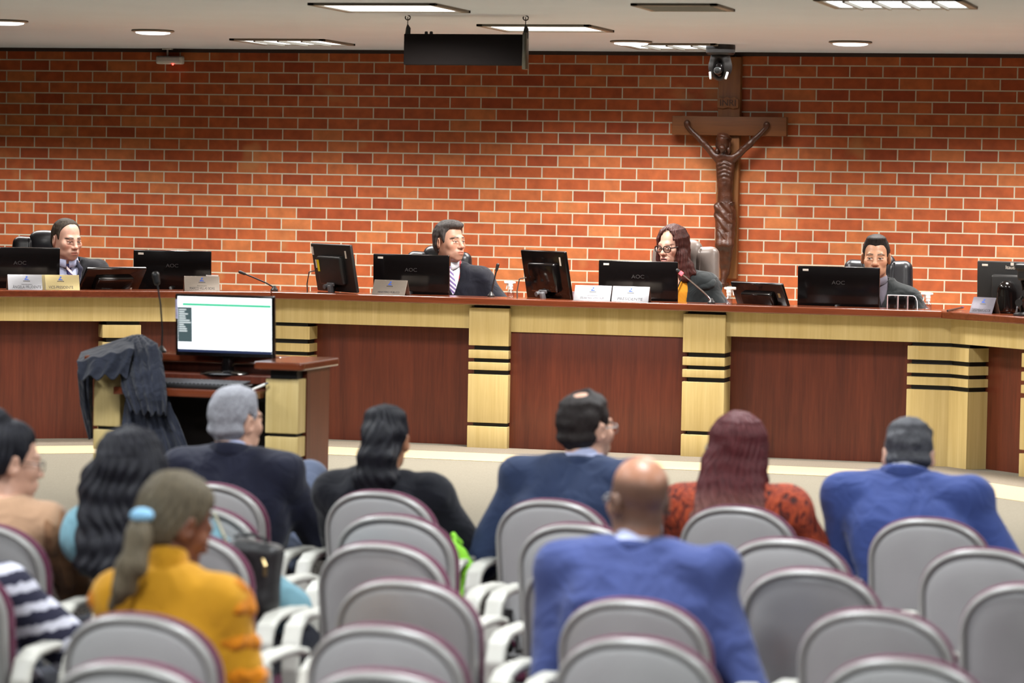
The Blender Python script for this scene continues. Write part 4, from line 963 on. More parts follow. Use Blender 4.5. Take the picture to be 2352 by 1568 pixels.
def shirt_collar(o, m, hgt=.036, gap=.22, flare=.010, nr=.064):
    """turned-down shirt collar round the neck"""
    N, s = o['N'], o['s']; A_ = np.linspace(-PI+gap*.5, PI-gap*.5, 29); V = []; r = nr*s
    for a in A_:
        fx = abs(a)/PI; c, sn = -math.cos(a), math.sin(a); zt = .034-.018*fx; dz = hgt+.022*(max(0, fx-.62)/.38)**1.5*(1-3.2*max(0, fx-.9))
        for rr_, z in ((r*.96, zt-.03), (r*.94, zt), (r*1.02, zt+.002), (r*1.02+flare, zt-dz)):
            V.append(N+np.array([rr_*sn, rr_*c*1.12+.012, z]))
    n = len(A_); Fc = [(i*4+j, (i+1)*4+j, (i+1)*4+j+1, i*4+j+1) for i in range(n-1) for j in range(3)]
    c = mk('shirt_collar', V, Fc, m, o['obj']); md = c.modifiers.new('s', 'SOLIDIFY'); md.thickness = .003; return c
def tie(o, m, z1=.30, w=.030, off=.012):
    N, s = o['N'], o['s']; V = []; zz = [N[2]-.012, N[2]-.03, N[2]-.045, N[2]-.06, N[2]-.12, N[2]-.2, N[2]-z1]; ww = [.015, .019, .013, .014, .021, .028, .034]
    for z, w_ in zip(zz, ww):
        y = max(o['fr_y'](z)+off, N[1]+.066*s); x = np.interp(z, o['sp'][:, 2], o['sp'][:, 0])
        for f in (-1, -.3, .3, 1): V.append((x+f*w_, y+(.006 if abs(f) < .5 else 0), z))
    Fc = [(i*4+j, (i+1)*4+j, (i+1)*4+j+1, i*4+j+1) for i in range(len(zz)-1) for j in range(3)]
    c = mk('tie', V, Fc, m, o['obj']); md = c.modifiers.new('s', 'SOLIDIFY'); md.thickness = .004; return c

m_skin = vcol('skin', .42, .4); m_lens = clear_lens('spectacle_lens')
m_trous = cloth('dark_trousers', S(34, 36, 46)); m_shoe = plain('black_leather', S(22, 20, 20), .3)
m_frame_b = plain('dark_spectacle_frame', S(40, 24, 18), .3); m_frame_g = plain('light_spectacle_frame', S(180, 180, 178), .25, metal=.6)

# ---- chairs behind the bench
m_leather = plain('black_leather_seat', S(30, 30, 34), .33, .15, 20, bump=.03, bscale=40); m_leather_b = plain('brown_leather_seat', S(112, 100, 93), .36, .08, 20, bump=.03, bscale=40)
def exec_chair(label, m, px, py, Yb, rz):
    bk = onY(px, py, Yb); ztop = bk[2]; off = rot(rz=rz)@np.array([0, -.28-(ztop-ZS-.5)*.18, 0])
    t = thing('executive_chair', label, 'chair', (bk[0]-off[0], bk[1]-off[1], ZS), rz, None); H = ztop-ZS; tl = rot(rx=.16)   # faces +Y locally; back at -Y
    def b(x, y, z): return (x, -.24-(z-.5)*.18, z)
    V, Q = sdf([rbox(b(0, 0, H-.28), (.098, .05, .285), .05, .02, R=tl), ell(b(0, 0, H-.07), (.09, .062, .07), .03)], .01); mk('back_panel', V, Q, m, t)
    for k in (-1, 1):
        V, Q = sdf([rbox(b(k*.135, 0, H-.315), (.078, .05, .285), .048, .02, R=tl@rot(ry=-k*.05)), ell(b(k*.15, 0, H-.5), (.07, .06, .12), .04)], .01); mk('side_cushion', V, Q, m, t)
        V, Q = sdf([cap((k*.29, -.2, .62), (k*.29, .12, .64), .03, .03, .02), cap((k*.29, .0, .62), (k*.28, -.02, .44), .02, .02, .02)], .012); mk('armrest', V, Q, m_satin, t)
        MB().tube([(k*.092, b(0, 0, H-.6)[1]+.054, H-.6), (k*.094, b(0, 0, H-.03)[1]+.05, H-.045)], .008, 6).build('piping', m, t)
    V, Q = sdf([rbox((0, 0, .43), (.25, .24, .05), .045, .02)], .012); mk('seat', V, Q, m, t)
    MB().tube([(0, 0, .39), (0, 0, .1)], [.03, .03], 14).build('gas_column', m_chrome, t)
    for i in range(5):
        a = i*2*PI/5+.3; e = (.28*math.cos(a), .28*math.sin(a), .07); lg = MB().tube([(0, 0, .11), e], [.03, .018], 8).build('leg', m_satin, t)
        MB().tube([(e[0]-.012*math.sin(a), e[1]+.012*math.cos(a), .028), (e[0]+.012*math.sin(a), e[1]-.012*math.cos(a), .028)], .027, 12).build('caster', m_black, lg)
    return t

# ---- people behind the bench (they face the audience)
def hd_(px, py, Y): return onY(px, py, Y)
SEAT = ZS+.45
m_jrobe = cloth('judge_robe', S(20, 20, 24), .15, .8, .3); m_jrobe2 = cloth('navy_black_robe', S(17, 18, 28), .15, .85, .3); m_jrobe3 = cloth('green_black_robe', S(29, 33, 34), .15, .8, .35)
m_shirt_b = cloth('pale_blue_shirt', S(186, 192, 222), .05, .8, .1); m_shirt_w = cloth('white_shirt', S(226, 226, 234), .04, .8, .1); m_shirt_g = cloth('grey_shirt', S(104, 98, 108), .05, .8, .1)
m_suit_d = cloth('dark_navy_suit', S(38, 38, 54), .1, .8, .2)
m_mustard = cloth('mustard_top', S(206, 138, 36), .08, .85, .2)
HR1 = hairmat('brown_grey_hair', S(66, 58, 50), .4); HR2 = hairmat('salt_pepper_hair', S(74, 68, 66), .55); HR4 = hairmat('short_black_hair', S(40, 36, 34), .5)
HR3 = hairmat('dark_auburn_hair', S(66, 34, 30), .5, .38)
h1 = hd_(153, 551, 17.05); b1 = math.radians(180+32)
exec_chair('black leather executive chair of the man in the striped tie', m_leather, 108, 531, h1[1]+.34, math.radians(180+14))
o = person('man in dark robe with striped tie and receding hair, looking down to the right', (h1[0]+.05, h1[1]+.04, SEAT), b1, h1, yaw=math.radians(26), pitch=.16, s=.955, skin=S(220, 172, 150), hair='short', hairm=HR1, hh=.0021, body_h=.011,
    hc=dict(line=[(-.2, -.07), (-.06, -.07), (-.036, -.05), (-.022, .028), (.0, .03), (.006, -.012), (.022, -.012), (.026, .06), (.045, .105), (.07, .122), (.12, .124)], th=.009, peak=.3, freq=220, amp=.0014), face=dict(jaw=1.22, stubble=.15, brow=(.035, .025, .02), open_=.0034, gaze=(0, -.002)), hw=1.05, neckr=.066,
    top=dict(kind='robe', add=.026, vd=.34, vw=.088, shirt=m_shirt_b, fold=.006, h=.009), topm=m_jrobe, arms={-1: ((-.27, .08, .25), (-.14, .32, .26)), 1: ((.27, .08, .25), (.14, .32, .26))})
shirt_collar(o, m_shirt_b, nr=.072); tie(o, stripes('navy_pink_tie', S(34, 32, 84), S(232, 180, 170), S(240, 230, 230), 9, (0, .75, 0), .34))
lp = o['obj']; N = o['N']
for k in (-1, 1):
    P = [N+np.array([k*.055, .05, .01])]+[np.array([N[0]+k*(.085*(1-f)+.004), o['fr_y'](N[2]-.34*f)+.02, N[2]-.34*f]) for f in (.12, .35, .6, .85)]
    V, Q = sdf([cap(P[i], P[i+1], .012, .014, .01) for i in range(len(P)-1)], .006); mk('lapel', V, Q, m_suit_d, o['top'])
h2 = hd_(1033, 556, 17.55)
exec_chair('black leather executive chair of the man with the red-edged robe', m_leather, 1012, 565, h2[1]+.34, math.radians(180+10))
o = person('man in navy-black robe with red edge and purple tie, looking to the right', (h2[0]+.05, h2[1]+.05, SEAT), math.radians(180+18), h2, yaw=math.radians(42), pitch=-.03, s=.955, skin=S(210, 158, 132), hair='short', hairm=HR2, hh=.0021, body_h=.011,
    hc=dict(line=[(-.2, -.08), (-.06, -.08), (-.036, -.06), (-.022, .02), (.0, .03), (.008, -.02), (.026, -.016), (.032, .05), (.05, .074), (.085, .085), (.12, .085)], th=.014, top=((0, .045, .104), (.058, .052, .03)), peak=.15, amp=.002, freq=200), face=dict(s_nose=1.05, jaw=1.14, stubble=.2, brow=(.02, .015, .012), open_=.0042), hw=1.02,
    top=dict(kind='robe', add=.034, vd=.2, vw=.07, shirt=m_shirt_w, fold=.004, h=.009, armr=dict(r0=.06, r1=.07)), topm=m_jrobe2, sw=.172, shd=.10, arms={-1: ((-.30, .06, .22), (-.16, .3, .26)), 1: ((.285, .04, .20), (.16, .3, .26))})
shirt_collar(o, m_shirt_w); tie(o, stripes('purple_tie', S(112, 92, 146), S(206, 196, 216), S(225, 220, 235), 16, (0, .7, .3), .45), .22)
N = o['N']
for k in (-1,):
    V, Q = sdf([cap(N+np.array([k*.06, .02, .03]), N+np.array([k*.074, .075, -.03]), .009, .009, .006), cap(N+np.array([k*.074, .075, -.03]), N+np.array([k*.06, .11, -.10]), .009, .007, .006)], .005); mk('red_trim', V, Q, plain('red_satin', S(200, 30, 34), .5), o['top'])
h3 = hd_(1544, 566, 17.5)
exec_chair('brown leather executive chair of the woman with glasses', m_leather_b, 1580, 552, h3[1]+.34, math.radians(180+2))
def vneck(o_): return None
o = person('woman in dark robe over mustard top with black glasses and auburn hair, reading', (h3[0]+.10, h3[1]+.06, SEAT), math.radians(180+2), h3, yaw=math.radians(-24), pitch=.13, s=.93, fem=True, skin=S(220, 170, 148), hair='long', hairm=HR3, hh=.0021, body_h=.010,
    hc=dict(th=.014, fw=.06, fh=.118, fz=-.005, fx=-.008, amp=.002, freq=260, drape=[loft([(-.20, 0, -.03, .085, .07), (-.12, 0, -.025, .098, .085), (-.03, 0, -.015, .095, .10), (.06, 0, -.012, .088, .10), (.10, 0, -.012, .06, .07)], .03), cap((.07, .02, -.06), (.085, .02, -.2), .035, .03, .03), cap((-.075, .015, -.06), (-.10, .02, -.19), .038, .035, .03), cap((-.10, -.02, -.12), (-.135, -.02, -.17), .035, .02, .02)]),
    face=dict(lip=(.35, .12, .12), mouth=.8, jaw=.93, open_=.0036, gaze=(0, -.002), brow=(.09, .05, .04)), top=dict(kind='robe', add=.024, vd=.52, vw=.09, fold=.005, h=.009, shirt=None, armr=dict(r0=.054, r1=.062)), topm=m_jrobe3, shd=.095, arms={-1: ((-.27, .06, .22), (-.12, .32, .26)), 1: ((.27, .06, .22), (.12, .32, .26))})
glasses(o, m_frame_b, r=.0032, w=.026, hgt=.019, zc=-.002, yy=.112)
me, N, s = o['obj'], o['N'], o['s']
rows = [(o['sp'][i, 2], o['sp'][i, 0], o['sp'][i, 1], o['prof'](o['t'][i, 0], add=.008)[0], o['prof'](o['t'][i, 0], add=.008)[1]) for i in range(0, 12)]
V, Q = sdf([loft(rows, .02), field(lambda X, Y, Z: np.maximum(np.abs(X-N[0])-np.clip((Z-(N[2]-.20))/.2, 0, 1.4)*.085, N[1]-Y), (-.3, -.3, N[2]-.2), (.3, .4, N[2]+.1), .004)], .008); mk('blouse', V, Q, m_mustard, me)
V, Q = sdf([torso_ for torso_ in [cap(N+np.array([0, .0, -.05]), N+np.array([0, .055, -.16]), .062*s, .06*s, .03), ell(N+np.array([0, .045, -.13]), (.10, .052, .11), .03)]], .007); mk('neckline_skin', V, Q, plain('chest_skin', S(222, 168, 142), .5, .04, 20), me)
P = [np.array([N[0]+k*(.075*(1-f)+.0), o['fr_y'](N[2]-.04-.2*f)+.022, N[2]-.04-.2*f]) for k in (-1,) for f in (0, .3, .6, 1)]+[np.array([N[0]+.03*f, o['fr_y'](N[2]-.24-.1*f)+.02, N[2]-.24-.1*f]) for f in (.3, 1)]
P2 = [np.array([N[0]+(.075*(1-f)), o['fr_y'](N[2]-.04-.2*f)+.022, N[2]-.04-.2*f]) for f in (0, .3, .6, 1)]+[np.array([N[0]-.03*f, o['fr_y'](N[2]-.24-.1*f)+.02, N[2]-.24-.1*f]) for f in (.3, 1)]
MB().tube(P, .0035, 6).tube(P2, .0035, 6).build('cord', m_black, o['top'])
for k in (-1, 1):
    a = o['SHO'][k]; V, Q = sdf([ell(a+np.array([k*.01, .0, .0]), (.075, .09, .055), .02), cap(a+np.array([k*.03, -.02, -.02]), a+np.array([k*.065, .05, -.10]), .05, .03, .03)], .008, lambda X, Y, Z: .008*np.sin(60*Y+50*Z)); mk('shoulder_flounce', V, Q, m_jrobe3, o['top'])
h4 = hd_(2012, 592, 17.55)
exec_chair('black leather executive chair of the man in the grey collar', m_leather, 2021, 584, h4[1]+.34, math.radians(180+2))
o = person('man in dark robe and grey collar half hidden behind his monitor, facing the audience', (h4[0]+.05, h4[1]+.06, SEAT), math.radians(180+4), h4, yaw=math.radians(2), pitch=.06, s=.95, skin=S(206, 154, 122), hair='short', hairm=HR4, hh=.0021, body_h=.011,
    hc=dict(line=[(-.2, -.08), (-.06, -.08), (-.036, -.06), (-.022, .026), (.0, .03), (.006, .0), (.03, .0), (.036, .05), (.05, .066), (.085, .078), (.12, .078)], th=.010, top=((0, .02, .118), (.055, .06, .022)), peak=.35, freq=220, amp=.0014), face=dict(s_nose=1.18, jaw=1.1, open_=.0042, gaze=(.003, .0), stubble=.12, brow=(.05, .035, .025)),
    top=dict(kind='robe', add=.03, vd=.26, vw=.075, shirt=m_shirt_g, fold=.006, h=.009, armr=dict(r0=.054, r1=.06)), topm=m_jrobe3, sw=.178, shd=.115, arms={-1: ((-.28, .06, .22), (-.12, .32, .26)), 1: ((.28, .06, .22), (.12, .32, .26))})
shirt_collar(o, m_shirt_g); tie(o, plain('black_tie', S(24, 22, 24), .6), .26)
# ------------------------------------------------------------------ auditorium chairs
m_shell = plain('grey_chair_plastic', S(170, 169, 168), .32, .03, 6, spec=.5); m_rim = plain('chair_rim_plastic', S(150, 148, 144), .36, .04, 6, spec=.6)
m_maroon = cloth('maroon_upholstery', S(96, 44, 66), .12, .8, .15); m_cream = plain('cream_plastic', S(196, 194, 184), .4, .05, 8)
def outline(wd, zb, zt, rise, n=26):
    P = []
    for i in range(n+1):
        a = PI*i/n; ca, sa = math.cos(a), math.sin(a); P.append((wd*math.copysign(abs(ca)**.86, ca), zt-rise+rise*abs(sa)**.92))
    wb = wd*.93; r = .05; P += [(-wd*.985, zt-rise-.12), (-wb, zb+r), (-wb+r*.3, zb+r*.3), (-wb+r, zb), (wb-r, zb), (wb-r*.3, zb+r*.3), (wb, zb+r), (wd*.985, zt-rise-.12)]
    return P
def ring_mesh(rings, capf=True, capb=False):
    V, Fc = [], []; n = len(rings[0]); ys = lambda x, z: .75*x*x-(z-.45)*.17
    for rg in rings: V += [(x, y+ys(x, z), z) for (x, y, z) in rg]
    for i in range(len(rings)-1): Fc += [(i*n+k, (i+1)*n+k, (i+1)*n+(k+1) % n, i*n+(k+1) % n) for k in range(n)]
    def fan(rg, i0, flip):
        c = np.mean([V[i0+k] for k in range(n)], axis=0); y = np.mean([p[1] for p in rg]); c[1] = y+ys(c[0], c[2]); V.append(tuple(c)); j = len(V)-1
        for k in range(n): Fc.append((j, i0+(k+1) % n, i0+k) if flip else (j, i0+k, i0+(k+1) % n))
    if capf: fan(rings[-1], (len(rings)-1)*n, True)
    if capb: fan(rings[0], 0, False)
    return V, Fc
def inset(P, d):
    c = (0, .60); n = len(P); out = []
    for i in range(n):
        a, b = np.array(P[i-1]), np.array(P[(i+1) % n]); t = b-a; t /= np.linalg.norm(t)+1e-9; nr = np.array([-t[1], t[0]]); out.append((P[i][0]+nr[0]*d, P[i][1]+nr[1]*d))
    return out
W, ZB, ZT, RI = .197, .30, .88, .155
O = outline(W, ZB, ZT, RI)
def lay(d, y, P=O): return [(x, y, z) for x, z in inset(P, d)]
def make_chair():
    t = thing('auditorium_chair', 'x', 'chair', (0, 0, 0), 0, 'grey-backed auditorium chairs')
    V, Fc = ring_mesh([lay(.017, .006), lay(.020, .0), lay(.024, -.003), lay(.038, -.007), lay(.075, -.009), lay(.115, -.009)]); sh = mk('back_shell', V, Fc, m_shell, t)
    V, Fc = ring_mesh([lay(.004, .022), lay(-.001, .014), lay(.0, .004), lay(.004, -.006), lay(.008, -.010), lay(.013, -.010), lay(.0165, -.006), lay(.0185, .003), lay(.019, .010)], capf=False); mk('back_rim', V, Fc, m_rim, t)
    V, Fc = ring_mesh([lay(.05, .078), lay(.018, .074), lay(.002, .064), lay(-.005, .05), lay(-.005, .034), lay(.004, .018), lay(.02, .014)], capf=True, capb=True); mk('back_cushion', V, Fc, m_maroon, t)
    V, Q = sdf([rbox((0, .25, .385), (.225, .235, .035), .034, .01)], .014); mk('seat_cushion', V, Q, m_maroon, t)
    V, Q = sdf([rbox((0, .24, .345), (.21, .22, .018), .016, .01)], .014); mk('seat_shell', V, Q, m_shell, t)
    for k in (-1, 1):
        x = k*.262; P = [(x, .34, .615), (x, .26, .632), (x, .12, .64), (x, .02, .638), (x, -.035, .618), (x, -.062, .57), (x, -.062, .50), (x, -.045, .42), (x, .0, .37), (x, .08, .35)]
        pr = []
        for i in range(len(P)-1):
            for dx in (-.017, 0, .017): pr.append(cap((P[i][0]+dx, P[i][1], P[i][2]), (P[i+1][0]+dx, P[i+1][1], P[i+1][2]), .013, .013, .004))
        pr.append(cap((x, .08, .35), (k*.19, .16, .345), .014, .014, .01))
        V, Q = sdf(pr, .009); mk('armrest', V, Q, m_cream, t)
    for k in (-1, 1):
        for yy, y2 in ((.08, -.02), (.40, .44)): MB().tube([(k*.17, yy, .34), (k*.19, y2, .012)], .013, 10).build('leg', m_cream, t)
        MB().tube([(k*.15, .03, .36), (k*.15, -.012, .40), (k*.15, .0, .5)], .014, 8).build('back_bracket', m_satin, t)
    return t
proto = make_chair()
CH = [  # apex pixel, label
 (472, 1112, 'front row chair in which the grey-haired man in the dark suit sits'), (862, 1130, 'front row chair under the long black ponytail'),
 (1260, 1150, 'front row chair of the man in the dark blue suit and glasses'), (1688, 1165, 'front row chair of the woman with long auburn hair'), (2130, 1193, 'front row chair of the grey-haired man bowed in a bright blue suit'),
 (447, 1166, 'empty second row chair directly behind the grey-haired man in the dark suit'), (895, 1185, 'empty second row chair behind the woman with the black ponytail'), (1320, 1205, 'second row chair beside the shoulder of the bald man'),
 (1800, 1240, 'empty second row chair behind the woman with auburn hair'), (2260, 1263, 'empty second row chair at the right edge, behind the bowed man in blue'),
 (-55, 1205, 'third row chair of the woman in the tan top at the left edge'), (412, 1228, 'third row chair of the woman with long black hair'), (865, 1250, 'empty third row chair in the column behind the black ponytail'),
 (1345, 1285, 'third row chair half hidden by the bald man'), (1857, 1310, 'wide pale empty third row chair right of the bald man'), (2370, 1345, 'third row chair cut off by the right edge'),
 (-160, 1290, 'fourth row chair of the person in navy and white stripes'), (365, 1308, 'fourth row chair hidden behind the girl in yellow'), (920, 1335, 'empty fourth row chair in the column behind the black ponytail'),
 (1445, 1380, 'fourth row chair in which the bald man sits'), (2005, 1405, 'empty fourth row chair right of the bald man, near the bottom right'),
 (300, 1415, 'fifth row chair of the girl in the yellow blouse'), (870, 1440, 'empty fifth row chair at the bottom, left of the bald man'), (1450, 1468, 'empty fifth row chair directly behind the bald man'), (2070, 1515, 'fifth row chair cut by the bottom edge at the right'),
 (280, 1525, 'sixth row chair cut by the bottom edge behind the girl in yellow'), (870, 1545, 'sixth row chair cut by the bottom edge left of the bald man')]
CP = []
for i, (px, py, lb) in enumerate(CH):
    o = proto if i == 0 else copy_tree(proto)
    p = onz(px, py, ZT); o.location = (p[0], p[1]+.073+(-.0), 0); o['label'] = lb; CP.append((p[0], p[1]+.073))
SA = .42; NL = -.112; LEGS = {}
def sitter(label, ci, head, dy=.235, dx=0.0, **k):
    c = CP[ci]; return person(label, (c[0]+dx, c[1]+dy, SA), k.pop('rz', 0.0), head, **k)
HA = .0045
m_navy = cloth('black_navy_suit', S(30, 32, 48), .12, .8, .3); m_blk = cloth('black_jacket', S(20, 21, 28), .12, .8, .3); m_blue1 = cloth('dark_blue_suit', S(46, 58, 86), .1, .8, .3)
m_blue2 = cloth('bright_blue_suit', S(62, 74, 124), .08, .8, .35); m_blue3 = cloth('royal_blue_suit', S(58, 74, 130), .08, .8, .35); m_grey_tr = cloth('grey_trousers', S(84, 92, 112), .1)
m_tan = cloth('tan_top', S(166, 132, 104), .06, .85, .2); m_brownsl = cloth('brown_sleeve', S(126, 92, 66), .15, .8, .5); m_lblue = cloth('light_blue_jacket', S(112, 152, 164), .08, .8, .4)
m_yel = cloth('yellow_blouse', S(198, 142, 32), .06, .8, .25); m_yel2 = cloth('yellow_lace', S(196, 118, 18), .35, .8, .8)
def rust():
    t = NT('rust_pattern'); v = t.coord('Object', (26, 26, 11)); n = t.n('ShaderNodeTexNoise', Scale=1.6, Detail=4.0, Distortion=2.0); t.l(v, n.inputs['Vector'])
    t.l(t.ramp(n.outputs['Fac'], [(.36, S(62, 24, 20)), (.46, S(146, 54, 30)), (.62, S(186, 78, 40))]), t.b.inputs['Base Color']); t.b.inputs['Roughness'].default_value = .85; t.bump(n.outputs['Fac'], .5, .03); return t.m
def navy_stripe():
    t = NT('navy_white_stripes'); v = t.coord('Object', (1, 1, 1), (0, .25, 0)); w = t.n('ShaderNodeTexWave', bands_direction='Z', Scale=5.2, Distortion=1.2, Detail=3.0); w.inputs['Detail Scale'].default_value = 9; t.l(v, w.inputs['Vector'])
    t.l(t.ramp(w.outputs['Fac'], [(0, S(30, 30, 52)), (.56, S(30, 30, 52)), (.66, S(190, 190, 204)), (1, S(206, 206, 216))]), t.b.inputs['Base Color']); t.b.inputs['Roughness'].default_value = .9; return t.m
HG = hairmat('grey_hair', S(158, 158, 164), .34, .6, fine=True); HB = hairmat('black_hair', S(24, 24, 30), .5, .45); HBr = hairmat('dark_brown_hair', S(44, 38, 36), .5, fine=True); HAu = hairmat('auburn_to_brown_hair', S(92, 44, 46), .4, .38, grad=(S(150, 112, 96), .30, .52)); HDG = hairmat('dark_grey_hair', S(78, 78, 82), .5, fine=True)
HPony = hairmat('streaked_brown_hair', S(98, 88, 70), .35, .5)
SK_L, SK_M, SK_T, SK_D = S(226, 176, 150), S(196, 142, 112), S(168, 116, 86), S(128, 80, 56)
# grey-haired man, front row
hd = onY(543, 968, 10.2)
lk = onY(712, 1098, 10.72); c = CP[0]; hipz = (c[0]+.02, c[1]+.26)
def L_(p): return (p[0]-hipz[0], p[1]-hipz[1], p[2]-SA)
ck = onY(606, 1030, 10.26)
o = sitter('grey-haired man in a black-navy suit, front row left, hand on his chin', 0, hd, dy=.26, dx=.02, yaw=math.radians(-24), pitch=.04, roll=.04, s=.97, skin=SK_L, hair='short', hairm=HG, hh=HA, hc=dict(th=.010, amp=.003, freq=130, curl=.004),
    top=dict(kind='jacket', add=.022, vd=.26, fold=.006, shirt=m_shirt_b, cz=.03), topm=m_navy, lower=m_grey_tr, bulk=1.0, sw=.19,
    arms={-1: ((-.25, -.02, .22), (-.16, .28, .18)), 1: ((.24, .16, .22), L_(ck+np.array([.03, .02, -.10]))), 'hand1': (-.25, .0, 1), 'palm1': (-1, -.2, .2), 'curl': 1.0},
    legs={1: ((.09, .05, .04), L_(lk), (L_(lk)[0]-.16, L_(lk)[1]+.08, L_(lk)[2]-.42)), -1: ((-.09, .05, .03), (-.10, .46, .04), (-.10, .45, -.36))})
shirt_collar(o, m_shirt_b, .03)
# woman with the black ponytail
hd = onY(886, 1012, 10.12)
def tail(P, rads, k=.03): return [cap(P[i], P[i+1], rads[i], rads[i+1], k) for i in range(len(P)-1)]
o = sitter('woman in a black jacket with a long curly black ponytail, front row', 1, hd, dx=-.02, dy=.24, yaw=math.radians(3), s=.95, fem=True, skin=SK_T, hair='tight', hairm=HB, hh=HA,
    hc=dict(th=.010, curl=.006, line=[(-.2, -.07), (-.06, -.06), (-.03, -.03), (-.02, .02), (.01, .02), (.03, .04), (.05, .07), (.12, .085)], extra=[ell((.0, -.105, .03), (.05, .05, .05), .03)]+tail([(0, -.10, .02), (.0, -.12, -.05), (-.004, -.115, -.13), (.0, -.115, -.2), (.004, -.11, -.25)], [.045, .066, .078, .066, .03])),
    top=dict(kind='jacket', add=.022, vd=.22, fold=.005), topm=m_blk, arms={-1: ((-.22, .06, .20), (-.12, .28, .16)), 1: ((.30, .03, .18), (.2, .3, .16))}, sw=.19)
# man in dark blue with glasses
hd = onY(1347, 985, 10.2)
o = sitter('man in a dark blue suit with a bald spot and glasses, front row', 2, hd, dx=-.02, dy=.25, yaw=math.radians(-28), s=.98, skin=SK_L, hair='short', hairm=HBr, hh=HA,
    hc=dict(th=.013, amp=.003, curl=.005, bald=((.006, -.055, .158), (.04, .044, .042))), face=dict(stubble=.25), top=dict(kind='jacket', add=.022, vd=.26, shirt=m_shirt_b, fold=.005), topm=m_blue1, bulk=1.08, sw=.205, arms={-1: ((-.31, .0, .20), (-.2, .28, .16)), 1: ((.28, .05, .2), (.15, .3, .16))})
shirt_collar(o, m_shirt_b, .03); glasses(o, m_frame_g, r=.002)
# woman with auburn hair
hd = onY(1690, 1036, 10.1)
o = sitter('woman with long auburn hair in a rust patterned top, front row', 3, hd, dx=.01, dy=.24, yaw=math.radians(44), s=.97, fem=True, skin=SK_L, hair='long', hairm=HAu, hh=HA,
    hc=dict(th=.013, amp=.003, freq=200, fw=.055, fh=.1, bd=[((x*.85, -.06, -.03), (x*1.35+.01, -.165+.2*abs(x), -.225), .042, .034) for x in (-.075, -.04, 0, .04, .075)]+[((.075*1.2, -.14, -.2), (.125, -.13, -.26), .034, .012), ((-.06, -.15, -.2), (-.075, -.16, -.25), .034, .012), ((.02, -.17, -.2), (.02, -.18, -.25), .034, .014)], drape=[loft([(-.12, .005, -.035, .094, .08), (-.03, 0, -.02, .088, .10), (.06, 0, -.014, .085, .10), (.1, 0, -.014, .06, .075)], .03)]),
    top=dict(kind='blouse', add=.022, fold=.005), topm=rust(), arms={-1: ((-.25, .03, .20), (-.14, .28, .16)), 1: ((.26, .03, .2), (.14, .28, .16))}, sw=.19)
glasses(o, m_frame_g, r=.0025, w=.027, hgt=.02)
# man in royal blue, bowed
hd = onY(2087, 1048, 10.28)
o = sitter('grey-haired man in a royal blue suit, front row right, head bowed', 4, hd, dx=-.06, dy=.25, yaw=math.radians(7), pitch=.30, s=.98, skin=SK_L, hair='short', hairm=HDG, hh=HA, hc=dict(th=.010, amp=.003, curl=.007),
    top=dict(kind='jacket', add=.022, vd=.26, fold=.004, shirt=m_shirt_w, cz=.036, nshift=(0, -.035, .045)), topm=m_blue3, bulk=1.04, sw=.21, slump=.02, arms={-1: ((-.25, .10, .16), (-.12, .32, .16)), 1: ((.33, .06, .20), (.16, .32, .18))})
# bald man
hd = onY(1467, 1153, 7.93)
def scalp(V, C, mixc, bl):
    x, y, z = V.T
    m = bl(np.maximum(np.maximum(z-.052-.25*np.abs(x), -(z+.07)), y-.03), .03); mixc(.62*m, (.07, .055, .045))
o = sitter('bald man in a bright blue suit in the middle of the audience', 19, hd, dx=-.012, dy=.25, yaw=math.radians(38), pitch=.02, s=.96, skin=S(176, 124, 96), hh=HA, face=dict(crown=scalp, stubble=.2),
    top=dict(kind='jacket', add=.024, vd=.26, fold=.009, shirt=m_shirt_b, nl=-.122), topm=m_blue2, bulk=1.06, sw=.205, arms={-1: ((-.25, -.02, .19), (-.2, .26, .16)), 1: ((.272, -.02, .16), (.2, .26, .14))})
shirt_collar(o, m_shirt_b, .03); glasses(o, m_frame_g, r=.002)
# girl in yellow
hd = onY(402, 1204, 7.12)
o = sitter('girl in a mustard yellow blouse with a side ponytail, looking down', 21, hd, dx=.05, dy=.25, yaw=math.radians(-36), pitch=.42, roll=.05, s=.96, fem=True, skin=SK_D, hair='tight', hairm=HPony, hh=HA,
    hc=dict(th=.012, line=[(-.2, -.08), (-.06, -.075), (-.03, -.05), (-.02, -.0), (.0, .01), (.02, .0), (.035, .04), (.05, .07), (.12, .085)]),
    top=dict(kind='blouse', add=.014, sleeve=.62, fold=.002, neck=.052, neckdrop=-.02), topm=m_yel, arms={-1: ((-.16, .07, .20), (-.08, .26, .18)), 1: ((.135, .04, .15), (.1, .28, .15))}, sw=.142, bulk=.8)
me, s_ = o['obj'], o['s']
def wl(px, py, Y, o): return rot(rz=-o['obj'].rotation_euler[2])@(onY(px, py, Y)-np.array(o['obj'].location))
T0 = hp(o, (0, -.10, -.005)); P = [wl(327, 1185, 6.99, o), wl(318, 1235, 6.96, o), wl(302, 1300, 6.93, o), wl(282, 1350, 6.93, o), wl(258, 1395, 6.94, o)]
V, Q = sdf(tail(P, [.020, .028, .031, .024, .010]), .006, lambda X, Y, Z: .003*np.sin(170*X+25*Z)); mk('ponytail', V, Q, HPony, me)
V, Q = sdf([ell(wl(326, 1183, 6.98, o), (.03, .03, .019), .01)], .005); mk('hair_band', V, Q, plain('light_blue_band', S(138, 190, 222), .7), me)
for k in (-1, 1):
    a, e, w = o['A'][k]; m_ = a+(e-a)*.5
    V, Q = sdf([ell(a+np.array([k*.012, 0, .004]), (.068, .066, .062), .02)]+[ell(a+(e-a)*f, (.068, .068, .040), .012) for f in (.3, .58, .86)], .007, lambda X, Y, Z: .008*wob(X, Y, Z, 75)); mk('puff_sleeve', V, Q, m_yel2, o['top'])
